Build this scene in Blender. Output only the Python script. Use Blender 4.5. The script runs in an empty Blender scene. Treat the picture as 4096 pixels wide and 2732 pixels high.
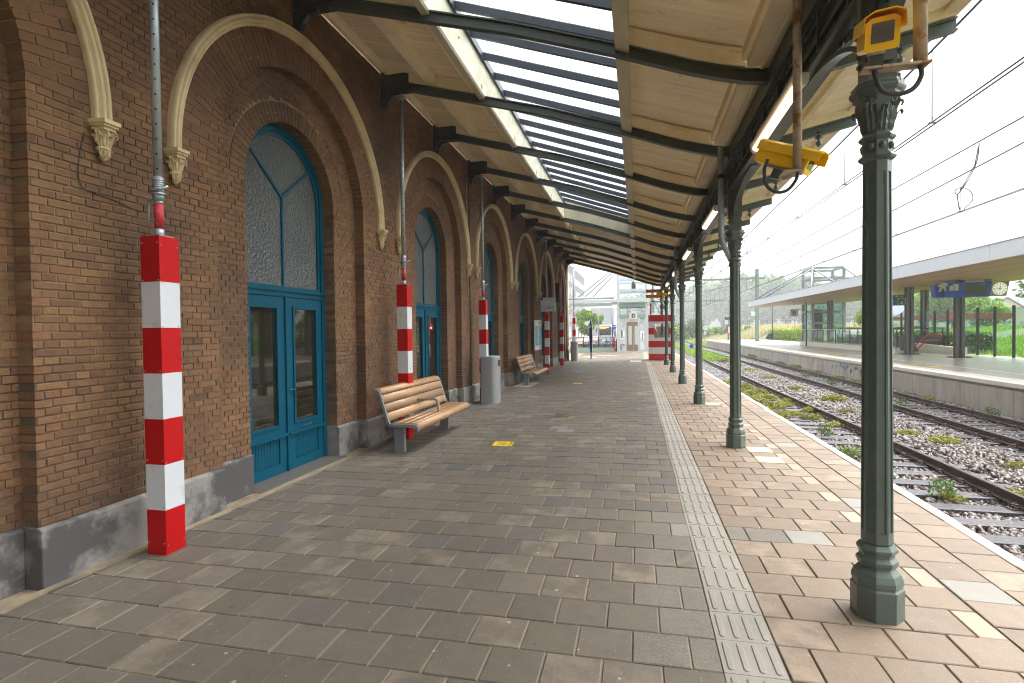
import bpy, bmesh, math, random
import numpy as np
from math import pi, sin, cos, radians, sqrt, atan2
from mathutils import Matrix, Vector, Euler

random.seed(7)
NPR = np.random.RandomState(7)
scene = bpy.context.scene
col = scene.collection

# ------------------------------------------------------------------ camera
cam_data = bpy.data.cameras.new("camera")
cam = bpy.data.objects.new("camera", cam_data)
col.objects.link(cam)
cam_data.sensor_width = 36.0
cam_data.lens = 2100.0 / 4096.0 * 36.0
cam_data.clip_start = 0.05
cam_data.clip_end = 5000.0
cam.matrix_world = (Matrix.Translation((0, 0, 1.70)) @ Matrix.Rotation(0.2345, 4, 'Z')
                    @ Matrix.Rotation(pi / 2 - 0.0186, 4, 'X') @ Matrix.Rotation(-0.0125, 4, 'Z'))
scene.camera = cam

# ------------------------------------------------------------------ sky and sun (rainy overcast day)
HAZE = 0.0012
SUN_EL, SUN_AZ = radians(58), radians(65)      # azimuth measured from +Y towards +X
world = bpy.data.worlds.new("World")
scene.world = world
world.use_nodes = True
wn, wl = world.node_tree.nodes, world.node_tree.links
wn.clear()
sky = wn.new("ShaderNodeTexSky")
sky.sky_type = 'NISHITA'
sky.sun_disc = False
sky.sun_elevation = SUN_EL
sky.sun_rotation = SUN_AZ
sky.air_density = 1.0
sky.dust_density = 6.0
sky.ozone_density = 1.0
hsv = wn.new("ShaderNodeHueSaturation")
hsv.inputs["Saturation"].default_value = 0.10      # cloud cover: the same grey white all over
bg = wn.new("ShaderNodeBackground")
bg.inputs["Strength"].default_value = 0.15
wo = wn.new("ShaderNodeOutputWorld")
wl.new(sky.outputs[0], hsv.inputs["Color"])
wl.new(hsv.outputs[0], bg.inputs["Color"])
wl.new(bg.outputs[0], wo.inputs["Surface"])

sun_d = bpy.data.lights.new("sun", 'SUN')
sun_d.energy = 0.5
sun_d.angle = radians(60)
sun_d.color = (1.0, 0.97, 0.93)
sun = bpy.data.objects.new("sun", sun_d)
col.objects.link(sun)
sdir = Vector((cos(SUN_EL) * sin(SUN_AZ), cos(SUN_EL) * cos(SUN_AZ), sin(SUN_EL)))
sun.rotation_euler = sdir.to_track_quat('Z', 'Y').to_euler()

scene.view_settings.view_transform = 'Standard'
scene.view_settings.look = 'None'
scene.view_settings.exposure = 2.0
scene.view_settings.gamma = 1.0
scene.render.engine = 'CYCLES'
cy = scene.cycles
cy.use_denoising = True
cy.filter_width = 1.1
cy.max_bounces = 8
cy.diffuse_bounces = 6
cy.glossy_bounces = 4
cy.transmission_bounces = 6
cy.transparent_max_bounces = 16
cy.volume_bounces = 1
cy.sample_clamp_indirect = 6.0
cy.caustics_reflective = False
cy.caustics_refractive = False

# ------------------------------------------------------------------ helpers: objects
def link(o):
    col.objects.link(o)
    return o

def tag(o, label=None, cat=None, group=None, kind=None):
    if label: o["label"] = label
    if cat: o["category"] = cat
    if group: o["group"] = group
    if kind: o["kind"] = kind
    return o

def thing(name, label, cat, loc=(0, 0, 0), group=None, rotz=0.0):
    o = link(bpy.data.objects.new(name, None))
    o.location = loc
    o.rotation_euler = (0, 0, rotz)
    o.empty_display_size = 0.2
    return tag(o, label, cat, group)

def wmat(o):
    b = Matrix.LocRotScale(o.location, o.rotation_euler, o.scale)
    return b if o.parent is None else wmat(o.parent) @ o.matrix_parent_inverse @ b

def attach(o, parent, world=False):
    """parent o; world=True means o's mesh is in world coordinates"""
    o.parent = parent
    if world:
        o.matrix_parent_inverse = wmat(parent).inverted()
    return o

def copy_tree(o, parent=None):
    c = o.copy()
    col.objects.link(c)
    mpi = o.matrix_parent_inverse.copy()
    c.parent = parent
    c.matrix_parent_inverse = mpi
    for ch in o.children:
        copy_tree(ch, c)
    return c

def place(o, loc, rotz=None, label=None, group=None, scale=None):
    o.location = loc
    if rotz is not None: o.rotation_euler = (0, 0, rotz)
    if scale is not None: o.scale = scale if hasattr(scale, '__len__') else (scale,) * 3
    if label: o["label"] = label
    if group: o["group"] = group
    return o

def obj_from_mesh(name, me, parent=None, world=False):
    o = link(bpy.data.objects.new(name, me))
    if parent is not None:
        attach(o, parent, world)
    return o

class MB:
    """collects geometry for ONE mesh"""
    def __init__(s):
        s.v = []; s.f = []; s.m = []; s.r = []; s.mi = 0; s.rv = 0.0; s.sm = []; s.smooth = False
    def face(s, idx):
        s.f.append(idx); s.m.append(s.mi); s.r.append(s.rv); s.sm.append(s.smooth)
    def poly(s, pts):
        b = len(s.v); s.v.extend(pts); s.face(tuple(range(b, b + len(pts))))
    def hexa(s, p):
        """8 corners: 0-3 bottom ring, 4-7 top ring"""
        b = len(s.v); s.v.extend(p)
        for q in ((3, 2, 1, 0), (4, 5, 6, 7), (0, 1, 5, 4), (1, 2, 6, 5), (2, 3, 7, 6), (3, 0, 4, 7)):
            s.face(tuple(b + i for i in q))
    def box(s, x0, x1, y0, y1, z0, z1):
        s.hexa([(x0, y0, z0), (x1, y0, z0), (x1, y1, z0), (x0, y1, z0),
                (x0, y0, z1), (x1, y0, z1), (x1, y1, z1), (x0, y1, z1)])
        return s
    def cbox(s, c, d, rot=None):
        """box with centre c, size d, rotation matrix rot"""
        p = []
        for z in (-.5, .5):
            for x, y in ((-.5, -.5), (.5, -.5), (.5, .5), (-.5, .5)):
                q = Vector((x * d[0], y * d[1], z * d[2]))
                if rot is not None: q = rot @ q
                p.append((q.x + c[0], q.y + c[1], q.z + c[2]))
        s.hexa(p)
        return s
    def beam(s, a, b, w, h, up=(0, 0, 1)):
        a = Vector(a); b = Vector(b); d = (b - a)
        t = d.normalized(); u = Vector(up)
        sx = t.cross(u)
        if sx.length < 1e-5: sx = t.cross(Vector((1, 0, 0)))
        sx.normalize(); uu = sx.cross(t).normalized()
        p = []
        for e in (a, b):
            for i, j in ((-.5, -.5), (.5, -.5), (.5, .5), (-.5, .5)):
                q = e + sx * (i * w) + uu * (j * h)
                p.append(tuple(q))
        s.hexa(p)
        return s
    def prism(s, prof, axis, a0, a1):
        """closed profile (list of 2D) extruded along axis from a0 to a1. x:(y,z) y:(x,z) z:(x,y)"""
        n = len(prof); b = len(s.v)
        for a in (a0, a1):
            for p, q in prof:
                s.v.append((a, p, q) if axis == 'x' else (p, a, q) if axis == 'y' else (p, q, a))
        for i in range(n):
            j = (i + 1) % n
            s.face((b + i, b + j, b + n + j, b + n + i))
        sm = s.smooth; s.smooth = False
        s.face(tuple(range(b + n - 1, b - 1, -1))); s.face(tuple(range(b + n, b + 2 * n)))
        s.smooth = sm
        return s
    def tube(s, path, r, n=8, closed=False, cap=True):
        P = [Vector(p) for p in path]; m = len(P); b = len(s.v)
        rr = r if hasattr(r, '__len__') else [r] * m
        prev = None
        for i in range(m):
            if closed: t = P[(i + 1) % m] - P[i - 1]
            else: t = P[min(i + 1, m - 1)] - P[max(i - 1, 0)]
            t.normalize()
            if prev is None:
                a = Vector((0, 0, 1)) if abs(t.z) < .9 else Vector((1, 0, 0))
                u = t.cross(a).normalized()
            else:
                u = (prev - t * prev.dot(t))
                if u.length < 1e-6: u = t.orthogonal()
                u.normalize()
            prev = u; w = t.cross(u)
            for k in range(n):
                an = 2 * pi * k / n
                s.v.append(tuple(P[i] + (u * cos(an) + w * sin(an)) * rr[i]))
        sm = s.smooth; s.smooth = True
        for i in range(m if closed else m - 1):
            for k in range(n):
                k2 = (k + 1) % n; i2 = (i + 1) % m
                s.face((b + i * n + k, b + i * n + k2, b + i2 * n + k2, b + i2 * n + k))
        s.smooth = False
        if cap and not closed:
            s.face(tuple(b + k for k in range(n - 1, -1, -1)))
            s.face(tuple(b + (m - 1) * n + k for k in range(n)))
        s.smooth = sm
        return s
    def cyl(s, a, b, r, n=10, cap=True):
        return s.tube([a, b], r, n, cap=cap)
    def lathe(s, prof, n=16, c=(0, 0, 0), rot=0.0, smooth=True, cap=True):
        """profile list of (r,z)"""
        b = len(s.v); m = len(prof)
        for r, z in prof:
            for k in range(n):
                an = 2 * pi * (k + .5) / n + rot
                s.v.append((c[0] + r * cos(an), c[1] + r * sin(an), c[2] + z))
        sm = s.smooth; s.smooth = smooth
        for i in range(m - 1):
            for k in range(n):
                k2 = (k + 1) % n
                s.face((b + i * n + k, b + i * n + k2, b + (i + 1) * n + k2, b + (i + 1) * n + k))
        s.smooth = False
        if cap:
            s.face(tuple(b + k for k in range(n - 1, -1, -1)))
            s.face(tuple(b + (m - 1) * n + k for k in range(n)))
        s.smooth = sm
        return s
    def ball(s, c, r, n=8, m=6, sz=(1, 1, 1)):
        b = len(s.v)
        for i in range(m + 1):
            th = pi * i / m
            for k in range(n):
                ph = 2 * pi * k / n
                s.v.append((c[0] + r * sz[0] * sin(th) * cos(ph), c[1] + r * sz[1] * sin(th) * sin(ph), c[2] + r * sz[2] * cos(th)))
        sm = s.smooth; s.smooth = True
        for i in range(m):
            for k in range(n):
                k2 = (k + 1) % n
                s.face((b + i * n + k, b + (i + 1) * n + k, b + (i + 1) * n + k2, b + i * n + k2))
        s.smooth = sm
        return s
    def mesh(s, name, mats):
        me = bpy.data.meshes.new(name)
        me.from_pydata(s.v, [], s.f)
        if not isinstance(mats, (list, tuple)): mats = [mats]
        for m in mats: me.materials.append(m)
        if s.f:
            if len(mats) > 1: me.polygons.foreach_set("material_index", s.m)
            if any(s.sm): me.polygons.foreach_set("use_smooth", s.sm)
            if any(x != 0.0 for x in s.r):
                at = me.attributes.new("rnd", 'FLOAT', 'FACE')
                at.data.foreach_set("value", s.r)
        me.update()
        return me
    def build(s, name, mats, parent=None, world=False, kind=None, label=None):
        o = obj_from_mesh(name, s.mesh(name, mats), parent, world)
        if kind: o["kind"] = kind
        if label: o["label"] = label
        return o

def bevel(o, w, seg=1):
    """bevel the mesh data of o in place"""
    bm = bmesh.new(); bm.from_mesh(o.data)
    bmesh.ops.remove_doubles(bm, verts=bm.verts, dist=1e-5)
    ed = [e for e in bm.edges if len(e.link_faces) == 2 and e.calc_face_angle(0) > radians(25)]
    bmesh.ops.bevel(bm, geom=ed, offset=w, segments=seg, profile=.6, affect='EDGES', clamp_overlap=True)
    bm.to_mesh(o.data); bm.free(); o.data.update()
    return o

def smooth_path(P, k=5):
    P = [Vector(p) for p in P]; out = []
    for i in range(len(P) - 1):
        a, b, c, d = P[max(i - 1, 0)], P[i], P[i + 1], P[min(i + 2, len(P) - 1)]
        for j in range(k):
            t = j / k
            out.append(.5 * ((2 * b) + (c - a) * t + (2 * a - 5 * b + 4 * c - d) * t * t + (3 * b - a - 3 * c + d) * t ** 3))
    return out + [P[-1]]

def arc(c, r, a0, a1, n):
    return [(c[0] + r * cos(a0 + (a1 - a0) * i / n), c[1] + r * sin(a0 + (a1 - a0) * i / n)) for i in range(n + 1)]

# ------------------------------------------------------------------ helpers: materials
def lin(c):
    return tuple(((x / 255.0 / 12.92) if x / 255.0 <= 0.04045 else ((x / 255.0 + 0.055) / 1.055) ** 2.4) for x in c)

def mat(name, c, rough=.6, metal=0.0, var=.12, vscale=4.0, rnd=0.0, bump=0.0, bscale=60.0, spec=.5, ramp=None,
        dirt=None, dscale=.8, dthr=(.5, .75), rvar=0.0, emit=None, estr=1.0, stretch=(1, 1, 1), fine=0.0, fscale=150.0,
        coat=0.0, spots=None, trans=0.0, wood=False, dgate=0.0):
    """c: sRGB 0-255. One procedural Principled material, textured in world space."""
    m = bpy.data.materials.new(name); m.use_nodes = True
    nt = m.node_tree; N = nt.nodes; L = nt.links
    b = N["Principled BSDF"]
    b.inputs["Roughness"].default_value = rough
    b.inputs["Metallic"].default_value = metal
    b.inputs["Specular IOR Level"].default_value = spec
    if coat: b.inputs["Coat Weight"].default_value = coat; b.inputs["Coat Roughness"].default_value = .15
    geo = N.new("ShaderNodeNewGeometry")
    mp = N.new("ShaderNodeMapping"); mp.inputs["Scale"].default_value = stretch
    L.new(geo.outputs["Position"], mp.inputs["Vector"])
    pos = mp.outputs[0]
    def noise(sc, det=4, ro=.6):
        n = N.new("ShaderNodeTexNoise"); n.inputs["Scale"].default_value = sc; n.inputs["Detail"].default_value = det
        n.inputs["Roughness"].default_value = ro
        L.new(pos, n.inputs["Vector"]); return n.outputs["Fac"]
    def math_(op, a, bb=None, cc=None, clamp=False):
        n = N.new("ShaderNodeMath"); n.operation = op; n.use_clamp = clamp
        for i, x in enumerate((a, bb, cc)):
            if x is None: continue
            if isinstance(x, (int, float)): n.inputs[i].default_value = x
            else: L.new(x, n.inputs[i])
        return n.outputs[0]
    def mul(colr, fac):
        n = N.new("ShaderNodeVectorMath"); n.operation = 'SCALE'
        if isinstance(colr, tuple): n.inputs[0].default_value = colr
        else: L.new(colr, n.inputs[0])
        if isinstance(fac, (int, float)): n.inputs["Scale"].default_value = fac
        else: L.new(fac, n.inputs["Scale"])
        return n.outputs[0]
    def mix(a, bb, fac):
        n = N.new("ShaderNodeMix"); n.data_type = 'RGBA'
        L.new(fac, n.inputs[0])
        for i, x in ((6, a), (7, bb)):
            if isinstance(x, tuple): n.inputs[i].default_value = (*x, 1)
            else: L.new(x, n.inputs[i])
        return n.outputs[2]
    base = lin(c)
    R = None
    if rnd or ramp:
        at = N.new("ShaderNodeAttribute"); at.attribute_name = "rnd"
        oi = N.new("ShaderNodeObjectInfo")
        R = math_('FRACT', math_('ADD', at.outputs["Fac"], oi.outputs["Random"]))
    if ramp:
        cr = N.new("ShaderNodeValToRGB"); L.new(R, cr.inputs[0])
        el = cr.color_ramp.elements
        while len(el) > 1: el.remove(el[0])
        el[0].position = ramp[0][0]; el[0].color = (*lin(ramp[0][1]), 1)
        for p, cc in ramp[1:]:
            e = el.new(p); e.color = (*lin(cc), 1)
        base = cr.outputs[0]
    if rnd:
        R2 = math_('FRACT', math_('MULTIPLY', R, 17.31))
        base = mul(base, math_('MULTIPLY_ADD', R2, 2 * rnd, 1 - rnd))
    if var:
        base = mul(base, math_('MULTIPLY_ADD', noise(vscale), 2 * var * 1.6, 1 - var * 1.6))
    if fine:
        base = mul(base, math_('MULTIPLY_ADD', noise(fscale, 2), 2 * fine * 1.6, 1 - fine * 1.6))
    if wood:
        w = N.new("ShaderNodeTexWave"); w.inputs["Scale"].default_value = 9; w.inputs["Distortion"].default_value = 5
        w.inputs["Detail"].default_value = 3
        L.new(pos, w.inputs["Vector"])
        base = mul(base, math_('MULTIPLY_ADD', w.outputs["Fac"], .28, .86))
    if dirt:
        f = N.new("ShaderNodeMapRange"); f.clamp = True
        f.inputs[1].default_value = dthr[0]; f.inputs[2].default_value = dthr[1]
        L.new(noise(dscale, 6, .65), f.inputs[0])
        df = f.outputs[0]
        if dgate and R is not None:        # only some of the pieces are worn
            df = math_('MULTIPLY', df, math_('GREATER_THAN', math_('FRACT', math_('MULTIPLY', R, 7.77)), dgate))
        base = mix(base, lin(dirt), df)
    if spots:
        for sc, rad, scol, dens in spots:
            vo = N.new("ShaderNodeTexVoronoi"); vo.inputs["Scale"].default_value = sc
            L.new(pos, vo.inputs["Vector"])
            sep = N.new("ShaderNodeSeparateColor"); L.new(vo.outputs["Color"], sep.inputs[0])
            hit = math_('MULTIPLY', math_('LESS_THAN', vo.outputs["Distance"], math_('MULTIPLY_ADD', sep.outputs[1], rad * .7, rad * .3)),
                        math_('LESS_THAN', sep.outputs[0], dens))
            base = mix(base, lin(scol), math_('MULTIPLY', hit, .75))
    if isinstance(base, tuple): b.inputs["Base Color"].default_value = (*base, 1)
    else: L.new(base, b.inputs["Base Color"])
    if rvar:
        L.new(math_('MULTIPLY_ADD', noise(vscale * .7, 3), 2 * rvar, rough - rvar, clamp=True), b.inputs["Roughness"])
    if bump:
        bn = N.new("ShaderNodeBump"); bn.inputs["Strength"].default_value = bump; bn.inputs["Distance"].default_value = .01
        L.new(noise(bscale, 5), bn.inputs["Height"]); L.new(bn.outputs[0], b.inputs["Normal"])
    if emit:
        b.inputs["Emission Color"].default_value = (*lin(emit), 1); b.inputs["Emission Strength"].default_value = estr
    if trans: b.inputs["Transmission Weight"].default_value = trans
    return m

def glass(name, tint=(235, 245, 242), rough=.02, dirty=0):
    """clear sheet glass: mostly passes straight through, with a faint tint and a mirror share by angle"""
    m = bpy.data.materials.new(name); m.use_nodes = True
    nt = m.node_tree; N = nt.nodes; L = nt.links; N.clear()
    out = N.new("ShaderNodeOutputMaterial"); tr = N.new("ShaderNodeBsdfTransparent"); gl = N.new("ShaderNodeBsdfGlossy")
    tr.inputs[0].default_value = (*lin(tint), 1)
    gl.inputs["Roughness"].default_value = rough
    lw = N.new("ShaderNodeLayerWeight"); lw.inputs[0].default_value = .5
    pw = N.new("ShaderNodeMath"); pw.operation = 'POWER'; L.new(lw.outputs["Facing"], pw.inputs[0]); pw.inputs[1].default_value = 5.0
    fr = N.new("ShaderNodeMath"); fr.operation = 'MULTIPLY_ADD'; L.new(pw.outputs[0], fr.inputs[0]); fr.inputs[1].default_value = .5; fr.inputs[2].default_value = .03
    mx = N.new("ShaderNodeMixShader"); L.new(fr.outputs[0], mx.inputs[0])
    L.new(tr.outputs[0], mx.inputs[1]); L.new(gl.outputs[0], mx.inputs[2])
    last = mx.outputs[0]
    if dirty:          # dust and run marks on the pane
        geo = N.new("ShaderNodeNewGeometry"); mp = N.new("ShaderNodeMapping"); mp.inputs["Scale"].default_value = (1.2, 6, 1.2)
        L.new(geo.outputs["Position"], mp.inputs["Vector"]); nz = N.new("ShaderNodeTexNoise"); nz.inputs["Scale"].default_value = 2.0; nz.inputs["Detail"].default_value = 6
        L.new(mp.outputs[0], nz.inputs["Vector"]); mr = N.new("ShaderNodeMapRange"); mr.inputs[1].default_value = .35; mr.inputs[2].default_value = .75; mr.inputs[3].default_value = .03; mr.inputs[4].default_value = dirty
        L.new(nz.outputs["Fac"], mr.inputs[0]); tl = N.new("ShaderNodeBsdfTranslucent"); tl.inputs[0].default_value = (.6, .61, .6, 1)
        m2 = N.new("ShaderNodeMixShader"); L.new(mr.outputs[0], m2.inputs[0]); L.new(last, m2.inputs[1]); L.new(tl.outputs[0], m2.inputs[2]); last = m2.outputs[0]
    L.new(last, out.inputs[0])
    return m

def leafmat(name, ramp, rough=.55, tl=.35):
    m = mat(name, (90, 120, 50), rough=rough, ramp=ramp, rnd=.2, var=.25, vscale=.6, spec=.25)
    nt = m.node_tree; N = nt.nodes; L = nt.links
    b = N["Principled BSDF"]; out = [n for n in N if n.type == 'OUTPUT_MATERIAL'][0]
    t = N.new("ShaderNodeBsdfTranslucent"); mx = N.new("ShaderNodeMixShader"); mx.inputs[0].default_value = tl
    src = b.inputs["Base Color"].links[0].from_socket
    L.new(src, t.inputs[0]); L.new(b.outputs[0], mx.inputs[1]); L.new(t.outputs[0], mx.inputs[2]); L.new(mx.outputs[0], out.inputs[0])
    return m

K = {}
K['brick'] = mat('brick', (140, 98, 66), rough=.9, ramp=[(0, (109, 79, 56)), (.25, (122, 88, 61)), (.5, (128, 96, 65)), (.72, (116, 84, 59)), (.88, (129, 90, 62)), (1, (99, 72, 55))],
                 rnd=.08, var=.26, vscale=14, bump=.6, bscale=45, dirt=(76, 57, 44), dscale=.5, dthr=(.44, .7), fine=.15, fscale=60, spots=[(38, .13, (196, 184, 166), .035), (16, .10, (60, 48, 42), .05)])
K['brick_arch'] = mat('brick_arch', (142, 98, 66), rough=.9, ramp=[(0, (112, 80, 56)), (.4, (123, 89, 60)), (.8, (118, 84, 57)), (1, (105, 76, 54))],
                      rnd=.06, var=.18, vscale=14, bump=.5, bscale=70, dirt=(80, 59, 45), dscale=.5, dthr=(.44, .7), fine=.15, fscale=60, spots=[(38, .12, (190, 176, 156), .02), (16, .10, (60, 48, 42), .05)])
K['mortar'] = mat('mortar', (138, 114, 80), rough=.95, var=.3, vscale=6, dirt=(88, 76, 60), dscale=1.3, dthr=(.42, .58), bump=.3)
K['plinth'] = mat('plinth', (136, 132, 127), rough=.75, var=.35, vscale=5, fine=.15, dirt=(78, 76, 75), dscale=1.5, dthr=(.46, .56), bump=.25, bscale=50, rnd=.12)
K['sandstone'] = mat('sandstone', (206, 187, 148), rough=.8, var=.14, vscale=7, bump=.25, bscale=60, dirt=(168, 142, 102), dscale=2.5, dthr=(.5, .8))
K['teal'] = mat('teal', (0, 76, 98), rough=.45, spec=.18, var=.06, vscale=9, bump=.05, bscale=80, dirt=(6, 66, 80), dscale=3, dthr=(.55, .8))
K['cream'] = mat('cream', (244, 233, 203), rough=.55, var=.04, vscale=2, dirt=(222, 203, 162), dscale=1.2, dthr=(.5, .75), rnd=.03)
K['cream_board'] = mat('cream_board', (244, 233, 203), rough=.5, var=.05, vscale=1.2, rnd=.07, dirt=(206, 184, 140), dscale=3.0, dthr=(.62, .72))
K['cream_light'] = mat('cream_light', (198, 194, 170), rough=.45, var=.08, vscale=3, bump=.1, bscale=20, dirt=(172, 164, 132), dscale=2.2, dthr=(.5, .8))
K['iron'] = mat('iron', (82, 95, 88), rough=.36, var=.14, vscale=7, bump=.3, bscale=35, rvar=.1, dirt=(106, 74, 52), dscale=5, dthr=(.64, .72))
K['iron_dark'] = mat('iron_dark', (70, 78, 73), rough=.38, var=.15, vscale=6, bump=.25, bscale=35, rvar=.1)
K['bracket_black'] = mat('bracket_black', (42, 44, 46), rough=.45, var=.2, vscale=9, bump=.3)
K['navy'] = mat('navy', (46, 52, 62), rough=.35, var=.08)
K['galv'] = mat('galv', (166, 174, 180), rough=.42, metal=.6, var=.18, vscale=22, fine=.12, fscale=90)
K['red'] = mat('red', (178, 4, 8), spec=.25, rough=.5, var=.09, vscale=6, fine=.05, fscale=40, dirt=(120, 14, 16), dscale=7, dthr=(.6, .75), rvar=.1, bump=.06, bscale=14, spots=[(26, .10, (110, 40, 38), .08)])
K['white'] = mat('white', (204, 206, 210), rough=.45, var=.03, vscale=6, dirt=(176, 174, 170), dscale=6, dthr=(.56, .78), bump=.06, bscale=14, spots=[(26, .10, (130, 122, 116), .07)])
K['red_worn'] = mat('red_worn', (176, 40, 44), rough=.6, var=.1, dirt=(170, 160, 160), dscale=26, dthr=(.56, .66))
K['wood'] = mat('wood', (190, 146, 102), rough=.38, ramp=[(0, (171, 129, 89)), (.5, (182, 141, 101)), (1, (162, 124, 86))], rnd=.1, var=.14, vscale=5, stretch=(6, .8, 6), coat=.25, wood=True)
K['bench_grey'] = mat('bench_grey', (128, 130, 132), rough=.5, var=.06, metal=.2, fine=.05)
K['bin_grey'] = mat('bin_grey', (156, 158, 160), rough=.42, metal=.35, var=.05, vscale=4, fine=.05)
K['black'] = mat('black', (14, 14, 15), rough=.6, var=.1)
K['dark_glass'] = mat('dark_glass', (40, 37, 28), rough=.03, var=0, spec=.9)
K['hammered'] = mat('hammered', (76, 80, 79), rough=.10, var=.25, vscale=1.2, spec=1.0, bump=.8, bscale=24)
K['hammered'].node_tree.nodes["Bump"].inputs["Distance"].default_value = .05
K['clear'] = glass('clear_glass', (246, 250, 250))
K['green_glass'] = glass('green_glass', (226, 240, 232))
K['sky_glass'] = glass('sky_glass', (244, 247, 250), rough=.1, dirty=.12)
K['paver_grey'] = mat('paver_grey', (120, 108, 96), rough=.62, ramp=[(0, (96, 88, 77)), (.3, (102, 93, 81)), (.6, (106, 96, 85)), (.85, (99, 91, 80)), (.93, (111, 101, 89)), (.97, (94, 88, 81)), (1, (97, 89, 79))],
                      rnd=.05, var=.13, vscale=9, fine=.15, fscale=70, bump=.22, bscale=220, rvar=.12, dgate=.76, dirt=(128, 117, 101), dscale=4.2, dthr=(.44, .62),
                      spots=[(9.0, .13, (176, 168, 156), .22), (7.0, .12, (70, 67, 66), .10), (55.0, .22, (170, 162, 150), .10), (48.0, .2, (66, 62, 58), .10)])
K['paver_tan'] = mat('paver_tan', (168, 142, 114), rough=.6, ramp=[(0, (114, 100, 83)), (.3, (120, 104, 87)), (.6, (125, 109, 91)), (.9, (117, 101, 84)), (1, (111, 97, 82))],
                     rnd=.04, var=.12, vscale=8, fine=.15, fscale=70, bump=.22, bscale=220, rvar=.12, dgate=.7, dirt=(142, 125, 106), dscale=4.0, dthr=(.44, .64),
                     spots=[(8.0, .11, (178, 172, 164), .13), (6.0, .10, (88, 84, 86), .12), (55.0, .2, (180, 166, 146), .08)])
K['paver_bluegrey'] = mat('paver_bluegrey', (94, 89, 83), rough=.6, var=.12, rnd=.12, fine=.12, bump=.2, bscale=200)
K['paver_light'] = mat('paver_light', (128, 124, 116), rough=.6, var=.1, rnd=.06, fine=.1, bump=.2, bscale=200)
K['paver_aggregate'] = mat('paver_aggregate', (112, 105, 95), rough=.7, var=.15, rnd=.06, fine=.45, fscale=110, bump=.5, bscale=120)
K['paver_cream'] = mat('paver_cream', (158, 134, 114), rough=.6, var=.08, rnd=.05, fine=.1)
K['tactile'] = mat('tactile', (138, 133, 124), rough=.7, var=.1, rnd=.05, fine=.16, fscale=180, bump=.25, bscale=200, dirt=(124, 117, 107), dscale=2.5, dthr=(.55, .8))
K['joint_sand'] = mat('joint_sand', (150, 133, 108), rough=.95, var=.25, vscale=8, dirt=(118, 104, 86), dscale=2.2, dthr=(.45, .65))
K['joint_dark'] = mat('joint_dark', (86, 72, 54), rough=.95, var=.3, vscale=8, dirt=(118, 104, 84), dscale=2, dthr=(.5, .7))
K['coping'] = mat('coping', (196, 186, 170), rough=.6, var=.08, vscale=3, fine=.08, dirt=(206, 176, 148), dscale=3, dthr=(.52, .75), rnd=.03, bump=.2)
K['concrete'] = mat('concrete', (176, 172, 162), rough=.8, var=.16, vscale=2.2, fine=.08, rnd=.06, dirt=(128, 122, 110), dscale=1.5, dthr=(.5, .78), stretch=(1, 1, .35))
K['concrete_white'] = mat('concrete_white', (222, 218, 206), rough=.7, var=.08, vscale=3, rnd=.03, dirt=(170, 160, 120), dscale=3.5, dthr=(.6, .8))
K['ballast'] = mat('ballast', (110, 98, 96), rough=.42, ramp=[(0, (90, 86, 84)), (.3, (112, 105, 100)), (.5, (130, 122, 116)), (.7, (100, 88, 81)), (.88, (118, 100, 88)), (1, (80, 76, 76))], rnd=.25, var=.1, spec=.6)
K['ballast_bed'] = mat('ballast_bed', (84, 76, 72), rough=.7, var=.5, vscale=16, bump=1.0, bscale=22)
K['sleeper'] = mat('sleeper', (72, 70, 76), rough=.28, var=.25, vscale=3, stretch=(1, 14, 4), rnd=.2, bump=.4, bscale=30, rvar=.14, spec=.6)
K['rail_side'] = mat('rail_side', (66, 48, 40), rough=.6, var=.25, vscale=8, bump=.2)
K['rail_top'] = mat('rail_top', (120, 112, 106), rough=.25, metal=.7, var=.15, vscale=3)
K['yellow'] = mat('yellow', (252, 200, 8), rough=.35, var=.04)
K['sticker'] = mat('sticker', (246, 206, 30), rough=.5, var=.08, vscale=12)
K['sticker_pale'] = mat('sticker_pale', (240, 222, 160), rough=.5, var=.08, vscale=12)
K['rubber'] = mat('rubber', (62, 64, 68), rough=.6, var=.1)
K['rust_pole'] = mat('rust_pole', (176, 158, 138), rough=.5, metal=.3, var=.2, vscale=12, dirt=(136, 96, 58), dscale=9, dthr=(.5, .62))
K['lamp_lit'] = mat('lamp_lit', (255, 240, 215), rough=.4, var=0, emit=(255, 226, 178), estr=1.8)
K['lamp_case'] = mat('lamp_case', (205, 200, 190), rough=.3, var=0)
K['blue'] = mat('blue', (2, 58, 206), rough=.35, var=.04)
K['navy_blue'] = mat('navy_blue', (8, 34, 104), rough=.35, var=.03)
K['sign_white'] = mat('sign_white', (222, 226, 238), rough=.4, var=.02)
K['steel_grey'] = mat('steel_grey', (150, 156, 162), rough=.45, metal=.2, var=.06)
K['steel_light'] = mat('steel_light', (196, 204, 210), rough=.45, var=.05)
K['lift_grey'] = mat('lift_grey', (206, 212, 218), rough=.5, var=.04)
K['lift_teal'] = mat('lift_teal', (146, 174, 172), rough=.5, var=.05)
K['lift_door'] = mat('lift_door', (150, 128, 110), rough=.4, metal=.3, var=.06)
K['mint'] = mat('mint', (178, 206, 194), rough=.5, var=.05)
K['orange_wood'] = mat('orange_wood', (206, 132, 40), rough=.6, var=.14, stretch=(1, 4, 4), vscale=3)
K['dark_steel'] = mat('dark_steel', (48, 52, 56), rough=.45, var=.1)
K['mast_green'] = mat('mast_green', (108, 128, 116), rough=.5, var=.08)
K['soffit_wood'] = mat('soffit_wood', (176, 138, 104), rough=.6, var=.14, vscale=2, rnd=.1, stretch=(5, .6, 1))
K['fascia_panel'] = mat('fascia_panel', (214, 222, 230), rough=.4, var=.02)
K['bld_dark'] = mat('bld_dark', (92, 90, 90), rough=.9, var=.12, vscale=.8)
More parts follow.
